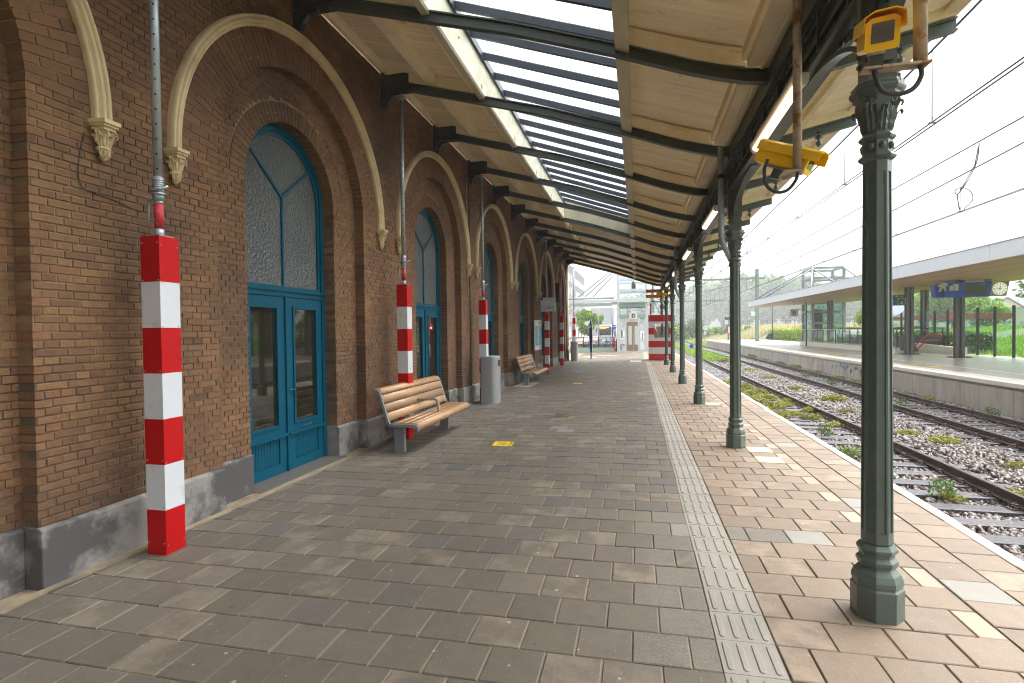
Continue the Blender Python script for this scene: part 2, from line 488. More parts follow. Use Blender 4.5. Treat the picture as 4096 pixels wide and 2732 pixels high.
K['bld_grey'] = mat('bld_grey', (152, 153, 158), rough=.9, var=.08, vscale=.4)
K['win_far'] = mat('win_far', (150, 166, 182), rough=.08, var=.1, spec=.8)
K['asphalt'] = mat('asphalt', (92, 92, 94), rough=.5, var=.15, vscale=1.2, fine=.1)
K['street_brick'] = mat('street_brick', (164, 128, 116), rough=.8, var=.15, vscale=1.5)
K['earth'] = mat('earth', (88, 84, 62), rough=.95, var=.3, vscale=.5, dirt=(70, 92, 40), dscale=.15, dthr=(.4, .6))
K['grass_ground'] = mat('grass_ground', (112, 140, 52), rough=.95, var=.3, vscale=.8)
K['roof_top'] = mat('roof_top', (90, 92, 94), rough=.8, var=.1)
K['house_wall'] = mat('house_wall', (206, 196, 180), rough=.9, var=.08)
K['slate'] = mat('slate', (118, 126, 138), rough=.6, var=.1, vscale=1)
K['maroon'] = mat('maroon', (132, 40, 46), rough=.45, var=.06)
K['rail_red'] = mat('rail_red', (206, 40, 34), rough=.35, var=.03)
K['bark'] = mat('bark', (84, 70, 56), rough=.95, var=.25, vscale=9, bump=.6, bscale=20)
K['leaf'] = leafmat('leaf', [(0, (62, 92, 36)), (.4, (88, 120, 48)), (.75, (110, 140, 58)), (1, (74, 104, 44))])
K['leaf_bright'] = leafmat('leaf_bright', [(0, (98, 140, 40)), (.5, (126, 164, 56)), (1, (150, 178, 70))])
K['leaf_dark'] = leafmat('leaf_dark', [(0, (50, 78, 40)), (.5, (70, 100, 52)), (1, (88, 116, 58))])
K['hedge_leaf'] = leafmat('hedge_leaf', [(0, (116, 150, 36)), (.5, (148, 176, 50)), (1, (172, 194, 70))])
K['weed'] = leafmat('weed', [(0, (104, 116, 40)), (.5, (136, 140, 52)), (.85, (152, 146, 62)), (1, (146, 118, 62))])
K['grass'] = leafmat('grass', [(0, (112, 150, 46)), (.5, (140, 174, 64)), (1, (164, 190, 88))])
K['dry_grass'] = leafmat('dry_grass', [(0, (186, 174, 134)), (.6, (202, 192, 152)), (.85, (178, 176, 120)), (1, (146, 158, 90))])

# =================================================================== layout constants (metres)
W0, W1, WD = -4.10, -4.25, -4.45          # wall face, arched recess face, door plane
BAY = 4.6
BAYS = [1.33 + BAY * n for n in range(7)]   # centres of the arched bays
ZC, RD, RR, RO = 3.48, 0.87, 1.45, 1.90     # arch centre height, door / recess / ring radii
PL = 0.36                                   # plinth top
WEND = 31.0
COLX = 1.37
COLY = [3.5 + BAY * n for n in range(6)]

def fz(x):                                  # platform falls slightly towards the building
    return 0.0129 * (min(x, 1.35) - 1.35)

# =================================================================== ground
g = MB(); g.box(-1500, 1500, -1500, 1500, -1.4, -1.05)
tag(g.build('ground', K['earth']), kind='structure')

# =================================================================== station building
station = thing('station_building', 'long brown brick station building with round-arched teal doors beside the platform', 'station', (-8, 14, -.07))
core = MB()
Y_LO = -14.0
def excl(z0, z1, kind):
    """half width of the hole in each bay over a row"""
    if kind == 'core0': r = RR + .012
    elif kind == 'face0': r = RR
    elif kind == 'core1': r = RD + .012
    else: r = RD
    if z1 <= ZC: return r
    zz = max(z0 - ZC, 0.0)
    return sqrt(max(r * r - zz * zz, 0.0)) if zz < r else 0.0
ZT = 6.06
PITCH = .06
nrow = int((ZT - PL) / PITCH)
for k in range(nrow):
    z0 = PL + k * PITCH; z1 = z0 + PITCH
    y = 0.0
    # recess-front core
    cuts = []
    h = excl(z0, z1, 'core0')
    ys = [Y_LO]
    for c in BAYS:
        if h > 0: ys += [c - h, c + h]
    ys.append(WEND - .01)
    for a, b in zip(ys[::2], ys[1::2]):
        core.poly([(W0 - .008, a, z0), (W0 - .008, b, z0), (W0 - .008, b, z1), (W0 - .008, a, z1)])
    hd = excl(z0, z1, 'core1')
    hr = RR + .05 if z1 < ZC + RR else 0
    if hr:
        for c in BAYS:
            if hd > 0:
                for a, b in ((c - hr, c - hd), (c + hd, c + hr)):
                    core.poly([(W1 - .008, a, z0), (W1 - .008, b, z0), (W1 - .008, b, z1), (W1 - .008, a, z1)])
            else:
                core.poly([(W1 - .008, c - hr, z0), (W1 - .008, c + hr, z0), (W1 - .008, c + hr, z1), (W1 - .008, c - hr, z1)])
# jambs and arch soffits behind the bricks
for c in BAYS:
    for r, xa, xb in ((RR + .012, W0 - .008, W1 - .008), (RD + .012, W1 - .008, WD - .06)):
        pts = [(c - r, PL - .5)] + [(c + r * cos(pi - pi * i / 24), ZC + r * sin(pi - pi * i / 24)) for i in range(25)] + [(c + r, PL - .5)]
        for p, q in zip(pts, pts[1:]):
            core.poly([(xa, p[0], p[1]), (xa, q[0], q[1]), (xb, q[0], q[1]), (xb, p[0], p[1])])
core.box(-16, W0 - .9, Y_LO, WEND - .02, -.5, 8.6)
core.poly([(W0 - .02, WEND - .012, -.1), (-16, WEND - .012, -.1), (-16, WEND - .012, ZT), (W0 - .02, WEND - .012, ZT)])
wall = core.build('wall', K['mortar'], station, world=True)

# bricks ----------------------------------------------------------
bricks = []     # (corners [(y,z)*4], xfront, depth, kind)   kind: 's','h' whole bricks, None cut
J = .010
def lay_row(k, z0, spans, xf, dep):
    st = (k % 2 == 0)
    L = .215 if st else .1075
    off = (.0537 if k % 4 == 1 else .161) if not st else (0 if k % 4 == 0 else .1075)
    for a, b in spans:
        y = math.floor((a - off) / L) * L + off
        while y < b:
            p, q = max(y, a), min(y + L, b)
            if q - p > .03:
                whole = (q - p) > L - 1e-4
                bricks.append(([(p + J / 2, z0 + J / 2), (q - J / 2, z0 + J / 2), (q - J / 2, z0 + PITCH - J / 2), (p + J / 2, z0 + PITCH - J / 2)],
                               xf, dep, ('s' if st else 'h') if whole else None, 0))
            y += L
for k in range(nrow):
    z0 = PL + k * PITCH; z1 = z0 + PITCH
    zm = max(abs(z0 - ZC), abs(z1 - ZC)); zn = 0 if z0 <= ZC <= z1 else min(abs(z0 - ZC), abs(z1 - ZC))
    # W0 rows
    if z1 <= ZC + .001: h = RR
    elif z0 - ZC < RO: h = sqrt(max(RO ** 2 - max(z0 - ZC, 0) ** 2, 0))
    else: h = 0
    ys = [-2.0]
    for c in BAYS:
        if h > 0: ys += [c - h, c + h]
    ys.append(WEND)
    lay_row(k, z0, list(zip(ys[::2], ys[1::2])), W0, .155)
    # W1 rows
    ring = RD + .24
    if z1 <= ZC + .001: hd, hr = RD, RR + .02
    elif z0 - ZC < RR: hd, hr = (sqrt(max(ring ** 2 - max(z0 - ZC, 0) ** 2, 0)) if z0 - ZC < ring else 0), sqrt(max((RR + .02) ** 2 - (z0 - ZC) ** 2, 0))
    else: continue
    sp = []
    for c in BAYS:
        if hd > 0: sp += [(c - hr, c - hd), (c + hd, c + hr)]
        else: sp.append((c - hr, c + hr))
    lay_row(k + 1, z0, sp, W1, .20)
def ringbricks(c, r0, r1, w, xf, dep):
    """radially laid courses, the joints within them staggered from course to course"""
    n = int(round(pi * r0 / w))
    for i in range(n):
        t0 = pi * i / n; t1 = pi * (i + 1) / n
        if r1 - r0 > .3: cuts = [r0, r0 + .215, r1] if i % 2 else [r0, r0 + .11, r0 + .325, r1]
        else: cuts = [r0, r1] if i % 2 else [r0, r0 + .11, r1]
        P = lambda r, t: (c - r * cos(t), ZC + r * sin(t))
        for ra, rb_ in zip(cuts, cuts[1:]):
            j0 = J / 2 / ra; j1 = J / 2 / rb_
            bricks.append(([P(ra + J / 2, t0 + j0), P(ra + J / 2, t1 - j0), P(rb_ - J / 2, t1 - j1), P(rb_ - J / 2, t0 + j1)][::-1], xf, dep, None, 1))
for c in BAYS:
    ringbricks(c, RR, RO, .066, W0, .155)
    ringbricks(c, RD, RD + .24, .063, W1, .20)

def brick_mesh(name, hw, hh, dep):
    m = MB()
    m.v = [(-dep, -hw, -hh), (-dep, hw, -hh), (-dep, hw, hh), (-dep, -hw, hh),
           (-.004, -hw, -hh), (-.004, hw, -hh), (-.004, hw, hh), (-.004, -hw, hh),
           (0, -hw + .004, -hh + .004), (0, hw - .004, -hh + .004), (0, hw - .004, hh - .004), (0, -hw + .004, hh - .004)]
    for q in ((8, 9, 10, 11), (4, 5, 9, 8), (5, 6, 10, 9), (6, 7, 11, 10), (7, 4, 8, 11), (0, 1, 5, 4), (1, 2, 6, 5), (2, 3, 7, 6), (3, 0, 4, 7)):
        m.face(q)
    return m.mesh(name, K['brick'])
bm_s = brick_mesh('brick', .215 / 2 - J / 2, PITCH / 2 - J / 2, .155)
bm_h = brick_mesh('brick', .1075 / 2 - J / 2, PITCH / 2 - J / 2, .155)
def seen_size(b):
    cy = sum(p[0] for p in b[0]) / 4; cz = sum(p[1] for p in b[0]) / 4
    d = sqrt(b[1] ** 2 + cy ** 2 + (cz - 1.7) ** 2)
    return d if (cy > 2.76 and cz < 4.6) else 99
cand = sorted([i for i, b in enumerate(bricks) if b[3] and b[1] == W0], key=lambda i: seen_size(bricks[i]))[:300]
single = set(cand)
for i in cand:
    b = bricks[i]
    o = obj_from_mesh('brick', bm_s if b[3] == 's' else bm_h, wall)
    o.matrix_parent_inverse = wmat(wall).inverted()
    o.location = (b[1] + random.uniform(-.003, .002), sum(p[0] for p in b[0]) / 4, sum(p[1] for p in b[0]) / 4)
    o.rotation_euler = (random.uniform(-.006, .006), 0, random.uniform(-.01, .01))
rest = MB()
for i, (q, xf, dep, kd, mi) in enumerate(bricks):
    if i in single: continue
    rest.mi = mi; rest.rv = random.random() * .98 + .01
    x = xf + random.uniform(-.003, .002)
    b0 = len(rest.v); e = .0015
    for y, z in q: rest.v.append((xf - dep, y, z))
    for y, z in q: rest.v.append((x + random.uniform(-.0015, .0015), y + random.uniform(-e, e), z + random.uniform(-e, e)))
    rest.face((b0 + 4, b0 + 5, b0 + 6, b0 + 7))
    for a in range(4):
        c = (a + 1) % 4
        rest.face((b0 + a, b0 + c, b0 + 4 + c, b0 + 4 + a))
rest.build('brickwork', [K['brick'], K['brick_arch']], wall, world=True, kind='stuff')

# plinth of bluestone blocks --------------------------------------
def plinth(y0, y1, xf, ends=True):
    n = max(1, round((y1 - y0) / 1.0)); L = (y1 - y0) / n
    for i in range(n):
        m = MB(); a, b = y0 + i * L, y0 + (i + 1) * L - (.004 if i < n - 1 else 0)
        m.prism([(xf - .35, -.3), (xf, -.3), (xf, PL - .02), (xf - .035, PL), (xf - .35, PL)], 'y', a, b)
        bevel(m.build('plinth_block', K['plinth'], station, world=True), .006)
edges = [Y_LO]
for c in BAYS: edges += [c - RR - .0, c + RR + .0]
edges.append(WEND + .03)
for a, b in zip(edges[::2], edges[1::2]):
    if b > 0: plinth(max(a, -2), b, W0 + .035)
for c in BAYS:
    plinth(c - RR + .002, c - RD, W1 + .03)
    plinth(c + RD, c + RR - .002, W1 + .03)

# hood moulds with corbels ----------------------------------------
def hood(c):
    m = MB(); zc = 3.42; x0 = W0
    prof = [(1.905, -.02), (1.905, .03), (1.912, .05), (1.928, .052), (1.937, .036), (1.941, .036), (1.948, .062), (1.962, .076), (1.976, .066), (1.981, .042), (1.985, .042), (1.991, .068), (2.005, .082), (2.019, .07), (2.026, .035), (2.026, -.02)]
    n = 40; b = len(m.v)
    st = [(pi, -.04)] + [(pi - pi * i / n, 0) for i in range(n + 1)] + [(0, -.04)]
    for t, dz in st:
        for r, x in prof:
            m.v.append((x0 + x, c + r * cos(t), zc + r * sin(t) + dz))
    k = len(prof); m.smooth = True
    for i in range(len(st) - 1):
        for j in range(k - 1):
            m.face((b + i * k + j, b + i * k + j + 1, b + (i + 1) * k + j + 1, b + (i + 1) * k + j))
    o = m.build('hood_mould', K['sandstone'], station, world=True)
    for s in (-1, 1):
        yc = c + s * 1.97; q = MB()
        # moulded abacus
        for hw, d, z0, z1 in ((.095, .13, 3.355, 3.385), (.085, .115, 3.335, 3.355), (.07, .10, 3.31, 3.335)):
            q.prism([(yc - hw, x0 - .01), (yc - hw, x0 + d * .6), (yc - hw * .55, x0 + d), (yc + hw * .55, x0 + d), (yc + hw, x0 + d * .6), (yc + hw, x0 - .01)], 'z', z0, z1) if False else q.hexa(
                [(x0 - .01, yc - hw, z0), (x0 + d, yc - hw * .7, z0), (x0 + d, yc + hw * .7, z0), (x0 - .01, yc + hw, z0),
                 (x0 - .01, yc - hw, z1), (x0 + d, yc - hw * .7, z1), (x0 + d, yc + hw * .7, z1), (x0 - .01, yc + hw, z1)])
        # tapering bell with curled leaves and a pendant
        q.lathe([(.004, 3.075), (.022, 3.09), (.03, 3.11), (.022, 3.13), (.034, 3.15), (.05, 3.165), (.052, 3.18), (.036, 3.19), (.042, 3.23), (.052, 3.27), (.062, 3.31)], 12, (x0 + .03, yc, 0), smooth=True)
        for zb, zt_, r0_, r1_, wd_, kk, ph in ((3.185, 3.30, .040, .085, .024, 4, .5), (3.20, 3.265, .042, .074, .02, 5, 0), (3.10, 3.165, .026, .05, .014, 4, .5)):
            for i in range(kk):
                a = -pi / 2 + pi * (i + ph) / (kk if ph else kk - 1); u = Vector((cos(a), sin(a), 0)); w = Vector((-sin(a), cos(a), 0)); b0 = len(q.v)
                for f_, rr, hw in ((0, r0_, .5), (.3, r0_ + .012, 1.0), (.5, r0_ + .014, .7), (.75, r0_ + (r1_ - r0_) * .6, 1.0), (.98, r1_ - .006, .8), (1.0, r1_ + .006, .55), (.9, r1_ + .012, .25), (.8, r1_ + .006, .1)):
                    for e, dd in ((-1, -.002), (-.45, .006), (0, 0), (.45, .006), (1, -.002)):
                        p = u * (rr + dd) + w * (wd_ * hw * e); q.v.append((x0 + .03 + p.x, yc + p.y, zb + (zt_ - zb) * f_))
                for m_ in range(7):
                    for l_ in range(4): q.face((b0 + m_ * 5 + l_, b0 + m_ * 5 + l_ + 1, b0 + (m_ + 1) * 5 + l_ + 1, b0 + (m_ + 1) * 5 + l_))
        q.build('corbel', K['sandstone'], o, world=True)
for c in BAYS: hood(c)

# arched teal doors -----------------------------------------------
def arch_outline(r, zb, n=28):
    return [(-r, zb)] + [(r * cos(pi - pi * i / n), ZC + r * sin(pi - pi * i / n)) for i in range(n + 1)] + [(r, zb)]
def make_door():
    root = MB()
    ZB = -.075
    # arched outer frame: swept section
    def frame(r0, r1, xb, xf, zb):
        a = arch_outline(r1, zb); b = arch_outline(r0, zb)
        s = len(root.v); n = len(a)
        for (y, z), (y2, z2) in zip(a, b):
            root.v.extend([(xb, y, z), (xf, y, z), (xf, y2, z2), (xb, y2, z2)])
        for i in range(n - 1):
            for j in range(4):
                k = (j + 1) % 4
                root.face((s + i * 4 + j, s + i * 4 + k, s + (i + 1) * 4 + k, s + (i + 1) * 4 + j))
    frame(.795, .875, -.06, .035, ZB)
    frame(.745, .80, -.06, .012, 2.3)
    root.box(-.05, .03, -.80, .80, 2.19, 2.255)     # transom
    root.box(-.05, .05, -.81, .81, 2.255, 2.285)
    root.box(-.05, .012, -.80, .80, 2.285, 2.325)
    # fanlight bars
    root.box(-.02, .012, -.017, .017, 2.32, 3.48)
    for s in (-1, 1):
        root.beam((-.004, 0, 3.47), (-.004, s * .60, 3.96), .034, .034, (1, 0, 0))
    # pair of leaves
    for s in (-1, 1):
        def bx(a, b, x0, x1, z0, z1):
            y0, y1 = sorted((s * a, s * b)); root.box(x0, x1, y0, y1, z0, z1)
        bx(.012, .145, -.04, .018, ZB, 2.185); bx(.68, .80, -.04, .018, ZB, 2.185)
        bx(.145, .68, -.04, .018, 2.07, 2.185); bx(.145, .68, -.04, .018, .40, .52); bx(.145, .68, -.04, .018, ZB, .055)
        for a, b, z0, z1 in ((.145, .178, .52, 2.07), (.647, .68, .52, 2.07), (.178, .647, .52, .553), (.178, .647, 2.037, 2.07)):
            bx(a, b, -.02, .034, z0, z1)
        bx(.02, .795, -.02, .055, .392, .425)        # drip rail
    root.box(-.02, .04, -.016, .016, ZB, 2.185)       # meeting bead
    me = root.mesh('door', K['teal'])
    parts = []
    for s in (-1, 1):
        p = MB(); y0, y1 = sorted((s * .178, s * .647)); p.box(-.012, -.004, y0, y1, .553, 2.037)
        parts.append(('window_pane', p.mesh('window_pane', K['dark_glass'])))
    # fanlight panes: left, right, top
    def lower(s):
        pts = [(s * .017, 2.325), (s * .745, 2.325), (s * .745, ZC)]
        for i in range(1, 11):
            a = radians(38) * i / 10
            pts.append((s * .745 * cos(a), ZC + .745 * sin(a)))
        pts.append((s * .017, 3.485))
        return pts
    for pts in (lower(-1), lower(1)):
        p = MB(); p.prism(pts, 'x', -.014, -.008); parts.append(('fanlight_pane', p.mesh('fanlight_pane', K['hammered'])))
    pts = [(0, 3.50)] + [(.745 * cos(radians(39 + 102 * i / 18)), ZC + .745 * sin(radians(39 + 102 * i / 18))) for i in range(19)]
    p = MB(); p.prism(pts, 'x', -.014, -.008); parts.append(('fanlight_pane', p.mesh('fanlight_pane', K['hammered'])))
    # matchboard strips in the bottom panels
    pl = MB(); pl.box(-.015, .004, -.0245, .0245, .055, .395); pm = bevel_mesh(pl.mesh('plank', K['teal']), .005)
    for s in (-1, 1):
        for i in range(10):
            parts.append(('plank', pm, s * (.172 + i * .0532)))
    h = MB(); h.tube([(.02, 0, 0), (.05, 0, 0), (.05, .11, 0), (.02, .11, 0)], .008, 6); parts.append(('handle', h.mesh('handle', K['iron_dark']), .03, .98))
    lt = MB(); lt.tube([(.02, -.12, 0), (.035, -.1, 0), (.035, .1, .0), (.02, .12, 0)], .008, 6)
    parts.append(('letter_rail', lt.mesh('letter_rail', K['iron_dark']), .40, .465))
    return me, parts
def bevel_mesh(me, w):
    bm = bmesh.new(); bm.from_mesh(me)
    bmesh.ops.bevel(bm, geom=list(bm.edges), offset=w, segments=1, affect='EDGES', clamp_overlap=True)
    bm.to_mesh(me); bm.free(); return me
dme, dparts = make_door()
for c in BAYS:
    d = obj_from_mesh('door', dme, station)
    d.matrix_parent_inverse = wmat(station).inverted()
    d.location = (WD, c, 0)
    for p in dparts:
        o = obj_from_mesh(p[0], p[1], d)
        if len(p) > 2: o.location = (0, p[2], p[3] if len(p) > 3 else 0)
    st = MB(); st.box(W1 - .5, W0 - .02, c - RD - .02, c + RD + .02, -.4, -.0715)   # stone threshold
    st.build('threshold', K['paver_bluegrey'], station, world=True)

# downpipes and cables at the far corner, wall cable near the first arch
def wallpipe(name, m, y, z0, z1, r, x=W0 + .06):
    q = MB(); q.cyl((x, y, z0), (x, y, z1), r, 8); q.build(name, m, station, world=True)
wallpipe('corner_trim', K['cream'], WEND + .25, .7, 5.9, .11, W0 + .02)
wallpipe('corner_pipe_foot', K['iron_dark'], WEND + .25, -.1, .8, .12, W0 + .02)
wallpipe('cable_pipe', K['iron_dark'], 30.7, .2, 5.4, .025)
wallpipe('cable_pipe', K['iron_dark'], 30.9, .2, 5.4, .02)
wallpipe('cable_pipe', K['iron_dark'], 12.63, .0, 5.4, .012, W0 + .015)
wallpipe('cable_pipe', K['sandstone'], 12.45, 2.6, 5.4, .014, W0 + .015)
q = MB(); q.tube(smooth_path([(W0 + .006, 3.17, 3.26), (W0 + .006, 3.13, 3.06), (W0 + .006, 3.12, 2.92), (W0 + .006, 3.16, 2.83), (W0 + .006, 3.30, 2.81), (W0 + .006, 3.46, 2.79), (W0 + .006, 3.62, 2.75)]), .0035, 5)
q.build('wall_cable', K['black'], station, world=True)

# =================================================================== platform
EDGE_IN, EDGE_OUT = 2.585, 2.72
TX0, TX1 = .41, .712
Y_P0, Y_P1 = -14.0, 46.0
pm = MB()
def slab(x0, x1, y0, y1, dz, zb=-1.3):
    pm.hexa([(x0, y0, zb), (x1, y0, zb), (x1, y1, zb), (x0, y1, zb), (x0, y0, fz(x0) + dz), (x1, y0, fz(x1) + dz), (x1, y1, fz(x1) + dz), (x0, y1, fz(x0) + dz)])
pm.mi = 0; slab(-16, TX1, Y_P0, Y_P1, -.009)
pm.mi = 1; slab(TX1, 1.35, Y_P0, Y_P1, -.009); slab(1.35, EDGE_OUT - .05, Y_P0, Y_P1, -.009)
platform = tag(pm.build('platform', [K['joint_sand'], K['joint_dark']]), kind='structure')

PM = [K['paver_grey'], K['paver_tan'], K['paver_bluegrey'], K['paver_light'], K['paver_aggregate'], K['paver_cream']]
ROWH = .295
pv = []       # x0,x1,y0,y1,mat
rp = random.Random(3)
def left_mat(x, y):
    if 5.95 < y < 6.5 and -2.55 < x < -1.55 and rp.random() < .6: return 2
    if x > .1 and y < 5.2 and rp.random() < .55: return 4
    if x > -.25 and 5.2 < y < 24 and rp.random() < .4: return 2
    r = rp.random()
    if r < .008: return 3
    if r < .022: return 4
    if r < .03: return 2
    return 0
for k in range(-24, 132):
    y0 = 3.05 + k * ROWH; y1 = y0 + ROWH
    odd = k % 2
    # left field
    x = TX0
    first = True
    while x > -4.04:
        w = .15 if (odd and first) else .30
        first = False
        x2 = max(x - w, -4.03)
        if x - x2 > .04:
            cx, cyy = (x + x2) / 2, (y0 + y1) / 2
            if not (-1.68 < cx < -1.36 and 10.4 < cyy < 11.0):
                mi = 3 if (abs(cx + 1.26) < .16 and abs(cyy - 9.25) < .16) else left_mat(cx, cyy)
                pv.append((x2, x, y0, y1, mi))
        x = x2 if w else x
        if x2 <= -4.03: break
    # right field
    xs = [TX1 + .003]
    xs += ([.87, 1.18, 1.49, 1.80, 1.945] if odd else [1.02, 1.33, 1.64, 1.945])
    for i, (a, b) in enumerate(zip(xs, xs[1:])):
        mi = 1
        if odd and i == 4: mi = 5
        elif a < .9 and abs(y0 - 4.5) < .2: mi = 4
        elif abs(a - 1.02) < .2 and abs(y0 - 4.5) < .16: mi = 3
        elif rp.random() < .012: mi = 3
        pv.append((a, b, y0, y1, mi))
    for j, (a, b) in enumerate(((1.948, 2.268), (2.271, EDGE_IN))):
        o = .14 if j == 0 else .05
        mi = 3 if (j == 0 and abs(y0 - 5.35) < .3) or rp.random() < .008 else 1
        pv.append((a, b, y0 + o, y1 + o, mi))

def project(x, y, z):
    v = cam.matrix_world.inverted() @ Vector((x, y, z))
    if v.z > -.05: return None
    return (v.x / -v.z * 2100 / 2048, v.y / -v.z * 2100 / 2048)
def infr(x, y):
    p = project(x, y, 0)
    return p is not None and abs(p[0]) < 1.03 and -.70 < p[1]
cand = [i for i, q in enumerate(pv) if infr((q[0] + q[1]) / 2, (q[2] + q[3]) / 2)]
cand.sort(key=lambda i: ((pv[i][0] + pv[i][1]) / 2) ** 2 + ((pv[i][2] + pv[i][3]) / 2) ** 2)
single = set(cand[:300])
GAP = .004
pmesh = {}
def paver_mesh(w, h, mi):
    key = (round(w, 3), round(h, 3), mi)
    if key not in pmesh:
        m = MB(); b = .005; hw, hh = w / 2 - GAP, h / 2 - GAP
        m.v = [(-hw, -hh, -.05), (hw, -hh, -.05), (hw, hh, -.05), (-hw, hh, -.05), (-hw, -hh, -b), (hw, -hh, -b), (hw, hh, -b), (-hw, hh, -b),
               (-hw + b, -hh + b, 0), (hw - b, -hh + b, 0), (hw - b, hh - b, 0), (-hw + b, hh - b, 0)]
        for q in ((8, 9, 10, 11), (4, 5, 9, 8), (5, 6, 10, 9), (6, 7, 11, 10), (7, 4, 8, 11), (0, 1, 5, 4), (1, 2, 6, 5), (2, 3, 7, 6), (3, 0, 4, 7)):
            m.face(q)
        pmesh[key] = m.mesh('paver', PM[mi])
    return pmesh[key]
pr = MB()
for i, (x0, x1, y0, y1, mi) in enumerate(pv):
    cx, cyy = (x0 + x1) / 2, (y0 + y1) / 2
    dz = random.uniform(-.0025, .002)
    if i in single:
        o = obj_from_mesh('paver', paver_mesh(x1 - x0, y1 - y0, mi), platform)
        o.location = (cx + random.uniform(-.0015, .0015), cyy + random.uniform(-.0015, .0015), fz(cx) + dz)
        o.rotation_euler = (random.uniform(-.005, .005), -(.0129 if cx < 1.35 else 0) + random.uniform(-.005, .005), random.uniform(-.005, .005))
    else:
        pr.mi = mi; pr.rv = random.random() * .98 + .01
        b = .005; tx, ty = random.uniform(-.005, .005), random.uniform(-.005, .005)
        zz = lambda x, y: fz(x) + dz + tx * (x - cx) + ty * (y - cyy)
        a0, a1, c0, c1 = x0 + GAP, x1 - GAP, y0 + GAP, y1 - GAP
        o0 = len(pr.v)
        for x, y in ((a0, c0), (a1, c0), (a1, c1), (a0, c1)): pr.v.append((x, y, zz(x, y) - .012))
        for x, y in ((a0 + b, c0 + b), (a1 - b, c0 + b), (a1 - b, c1 - b), (a0 + b, c1 - b)): pr.v.append((x, y, zz(x, y)))
        pr.face((o0 + 4, o0 + 5, o0 + 6, o0 + 7))
        for s in range(4):
            t = (s + 1) % 4
            pr.face((o0 + s, o0 + t, o0 + 4 + t, o0 + 4 + s))
pr.build('paving', PM, platform, kind='stuff')

# tactile guide tiles with four raised bars
tm = MB(); hw, hh = (TX1 - TX0) / 2 - .002, ROWH / 2 - .002
tm.box(-hw, hw, -hh, hh, -.05, 0)
for i in range(4):
    x = -hw + .0385 + i * .0745
    n = 5; w = .017; L = hh - .022
    out = []
    for a in range(n + 1): t = pi * a / n; out.append((x + w * cos(t), L - w + w * sin(t)))
    for a in range(n + 1): t = pi + pi * a / n; out.append((x + w * cos(t), -L + w + w * sin(t)))
    inn = [(x + (p - x) * .72, q * .975) for p, q in out]
    b = len(tm.v); k = len(out)
    for p, q in out: tm.v.append((p, q, 0))
    for p, q in inn: tm.v.append((p, q, .0055))
    for a in range(k): tm.face((b + a, b + (a + 1) % k, b + k + (a + 1) % k, b + k + a))
    tm.face(tuple(range(b + k, b + 2 * k)))
tme = tm.mesh('tactile_tile', K['tactile'])
def tact(x, y, rz=0, dz=0):
    o = obj_from_mesh('tactile_tile', tme, platform)
    o.location = (x, y, fz(x) + random.uniform(-.001, .002) + dz)
    o.rotation_euler = (random.uniform(-.003, .003), -.0129, rz + random.uniform(-.003, .003))
for k in range(-10, 82):
    tact((TX0 + TX1) / 2 + .004 * sin(k * .7), 3.05 + (k + .5) * ROWH)
for x, y in ((.26, 27.9), (.26, 28.2), (-.04, 27.9), (-.04, 28.2)): tact(x, y, 0, .004)
wt = MB(); wt.box(-.149, .149, -.146, .146, -.05, .003); wtm = wt.mesh('white_tile', K['coping'])
for x in (-.2, .1):
    for y in (29.3, 29.6, 29.9, 30.2, 30.5):
        o = obj_from_mesh('white_tile', wtm, platform); o.location = (x - .05, y, fz(x) + .001)
for y in (34.0, 34.3, 37.0, 37.3, 37.6, 40.4, 40.7): 
    for x in (-.35, -.05): tact(x, y, 0, .004)
for i in range(10):
    o = obj_from_mesh('white_tile', wtm, platform); o.location = (-2.6 + i * .3, 37.2, fz(-2) + .003)
for i in range(5):
    for j in range(2):
        o = obj_from_mesh('white_tile', wtm, platform); o.location = (-2.9 + j * .3 - i * .15, 34.6 + i * .3, fz(-3) + .003)
# light slabs under the second bench
for i in range(5):
    for j in range(2):
        o = obj_from_mesh('light_slab', wtm, platform); o.location = (-3.75 + j * .3, 16.45 + i * .3, fz(-3.6) + .003)

# white edge coping
y = -6.0
while y < 45:
    L = random.choice((.9, 1.0, 1.0, 1.1)); m = MB()
    m.prism([(EDGE_IN + .004, -.25), (EDGE_OUT, -.25), (EDGE_OUT, -.03), (EDGE_OUT - .03, .004), (EDGE_IN + .004, .004)], 'y', y, y + L - .006)
    o = m.build('coping_slab', K['coping'], platform); bevel(o, .006)
    o.location = (random.uniform(-.008, .006), 0, random.uniform(-.003, .003))
    y += L
fm = MB(); fm.box(EDGE_OUT - .10, EDGE_OUT - .06, -6, 45, -1.2, -.24); fm.build('platform_face', K['concrete'], platform)
# sand collected along the foot of the wall
sm = MB()
for i in range(120):
    y0 = -2 + i * .28; w0, w1 = random.uniform(.03, .07), random.uniform(.03, .07)
    sm.poly([(-4.07, y0, fz(-4.07) + .006), (-4.03 + w0, y0, fz(-4) + .0035), (-4.03 + w1, y0 + .28, fz(-4) + .0035), (-4.07, y0 + .28, fz(-4.07) + .006)])
sm.build('sand_line', K['joint_sand'], platform, kind='stuff')

# floor drain
dr = thing('floor_drain', 'small square rusty floor drain grating set in the platform paving', 'drain', (-1.52, 10.7, fz(-1.52)))
d = MB(); d.box(-.15, .15, -.15, .15, -.06, -.03); d.build('pit', K['black'], dr)
d = MB()
for a in (-1, 1): d.box(*sorted((a * .13, a * .15)), -.15, .15, -.03, .003); d.box(-.13, .13, *sorted((a * .13, a * .15)), -.03, .003)
d.build('frame', K['rail_side'], dr)
bme = MB(); bme.box(-.011, .011, -.13, .13, -.03, .001); bme = bme.mesh('grate_bar', K['rail_side'])
for i in range(6): o = obj_from_mesh('grate_bar', bme, dr); o.location = (-.1 + i * .04, 0, 0)

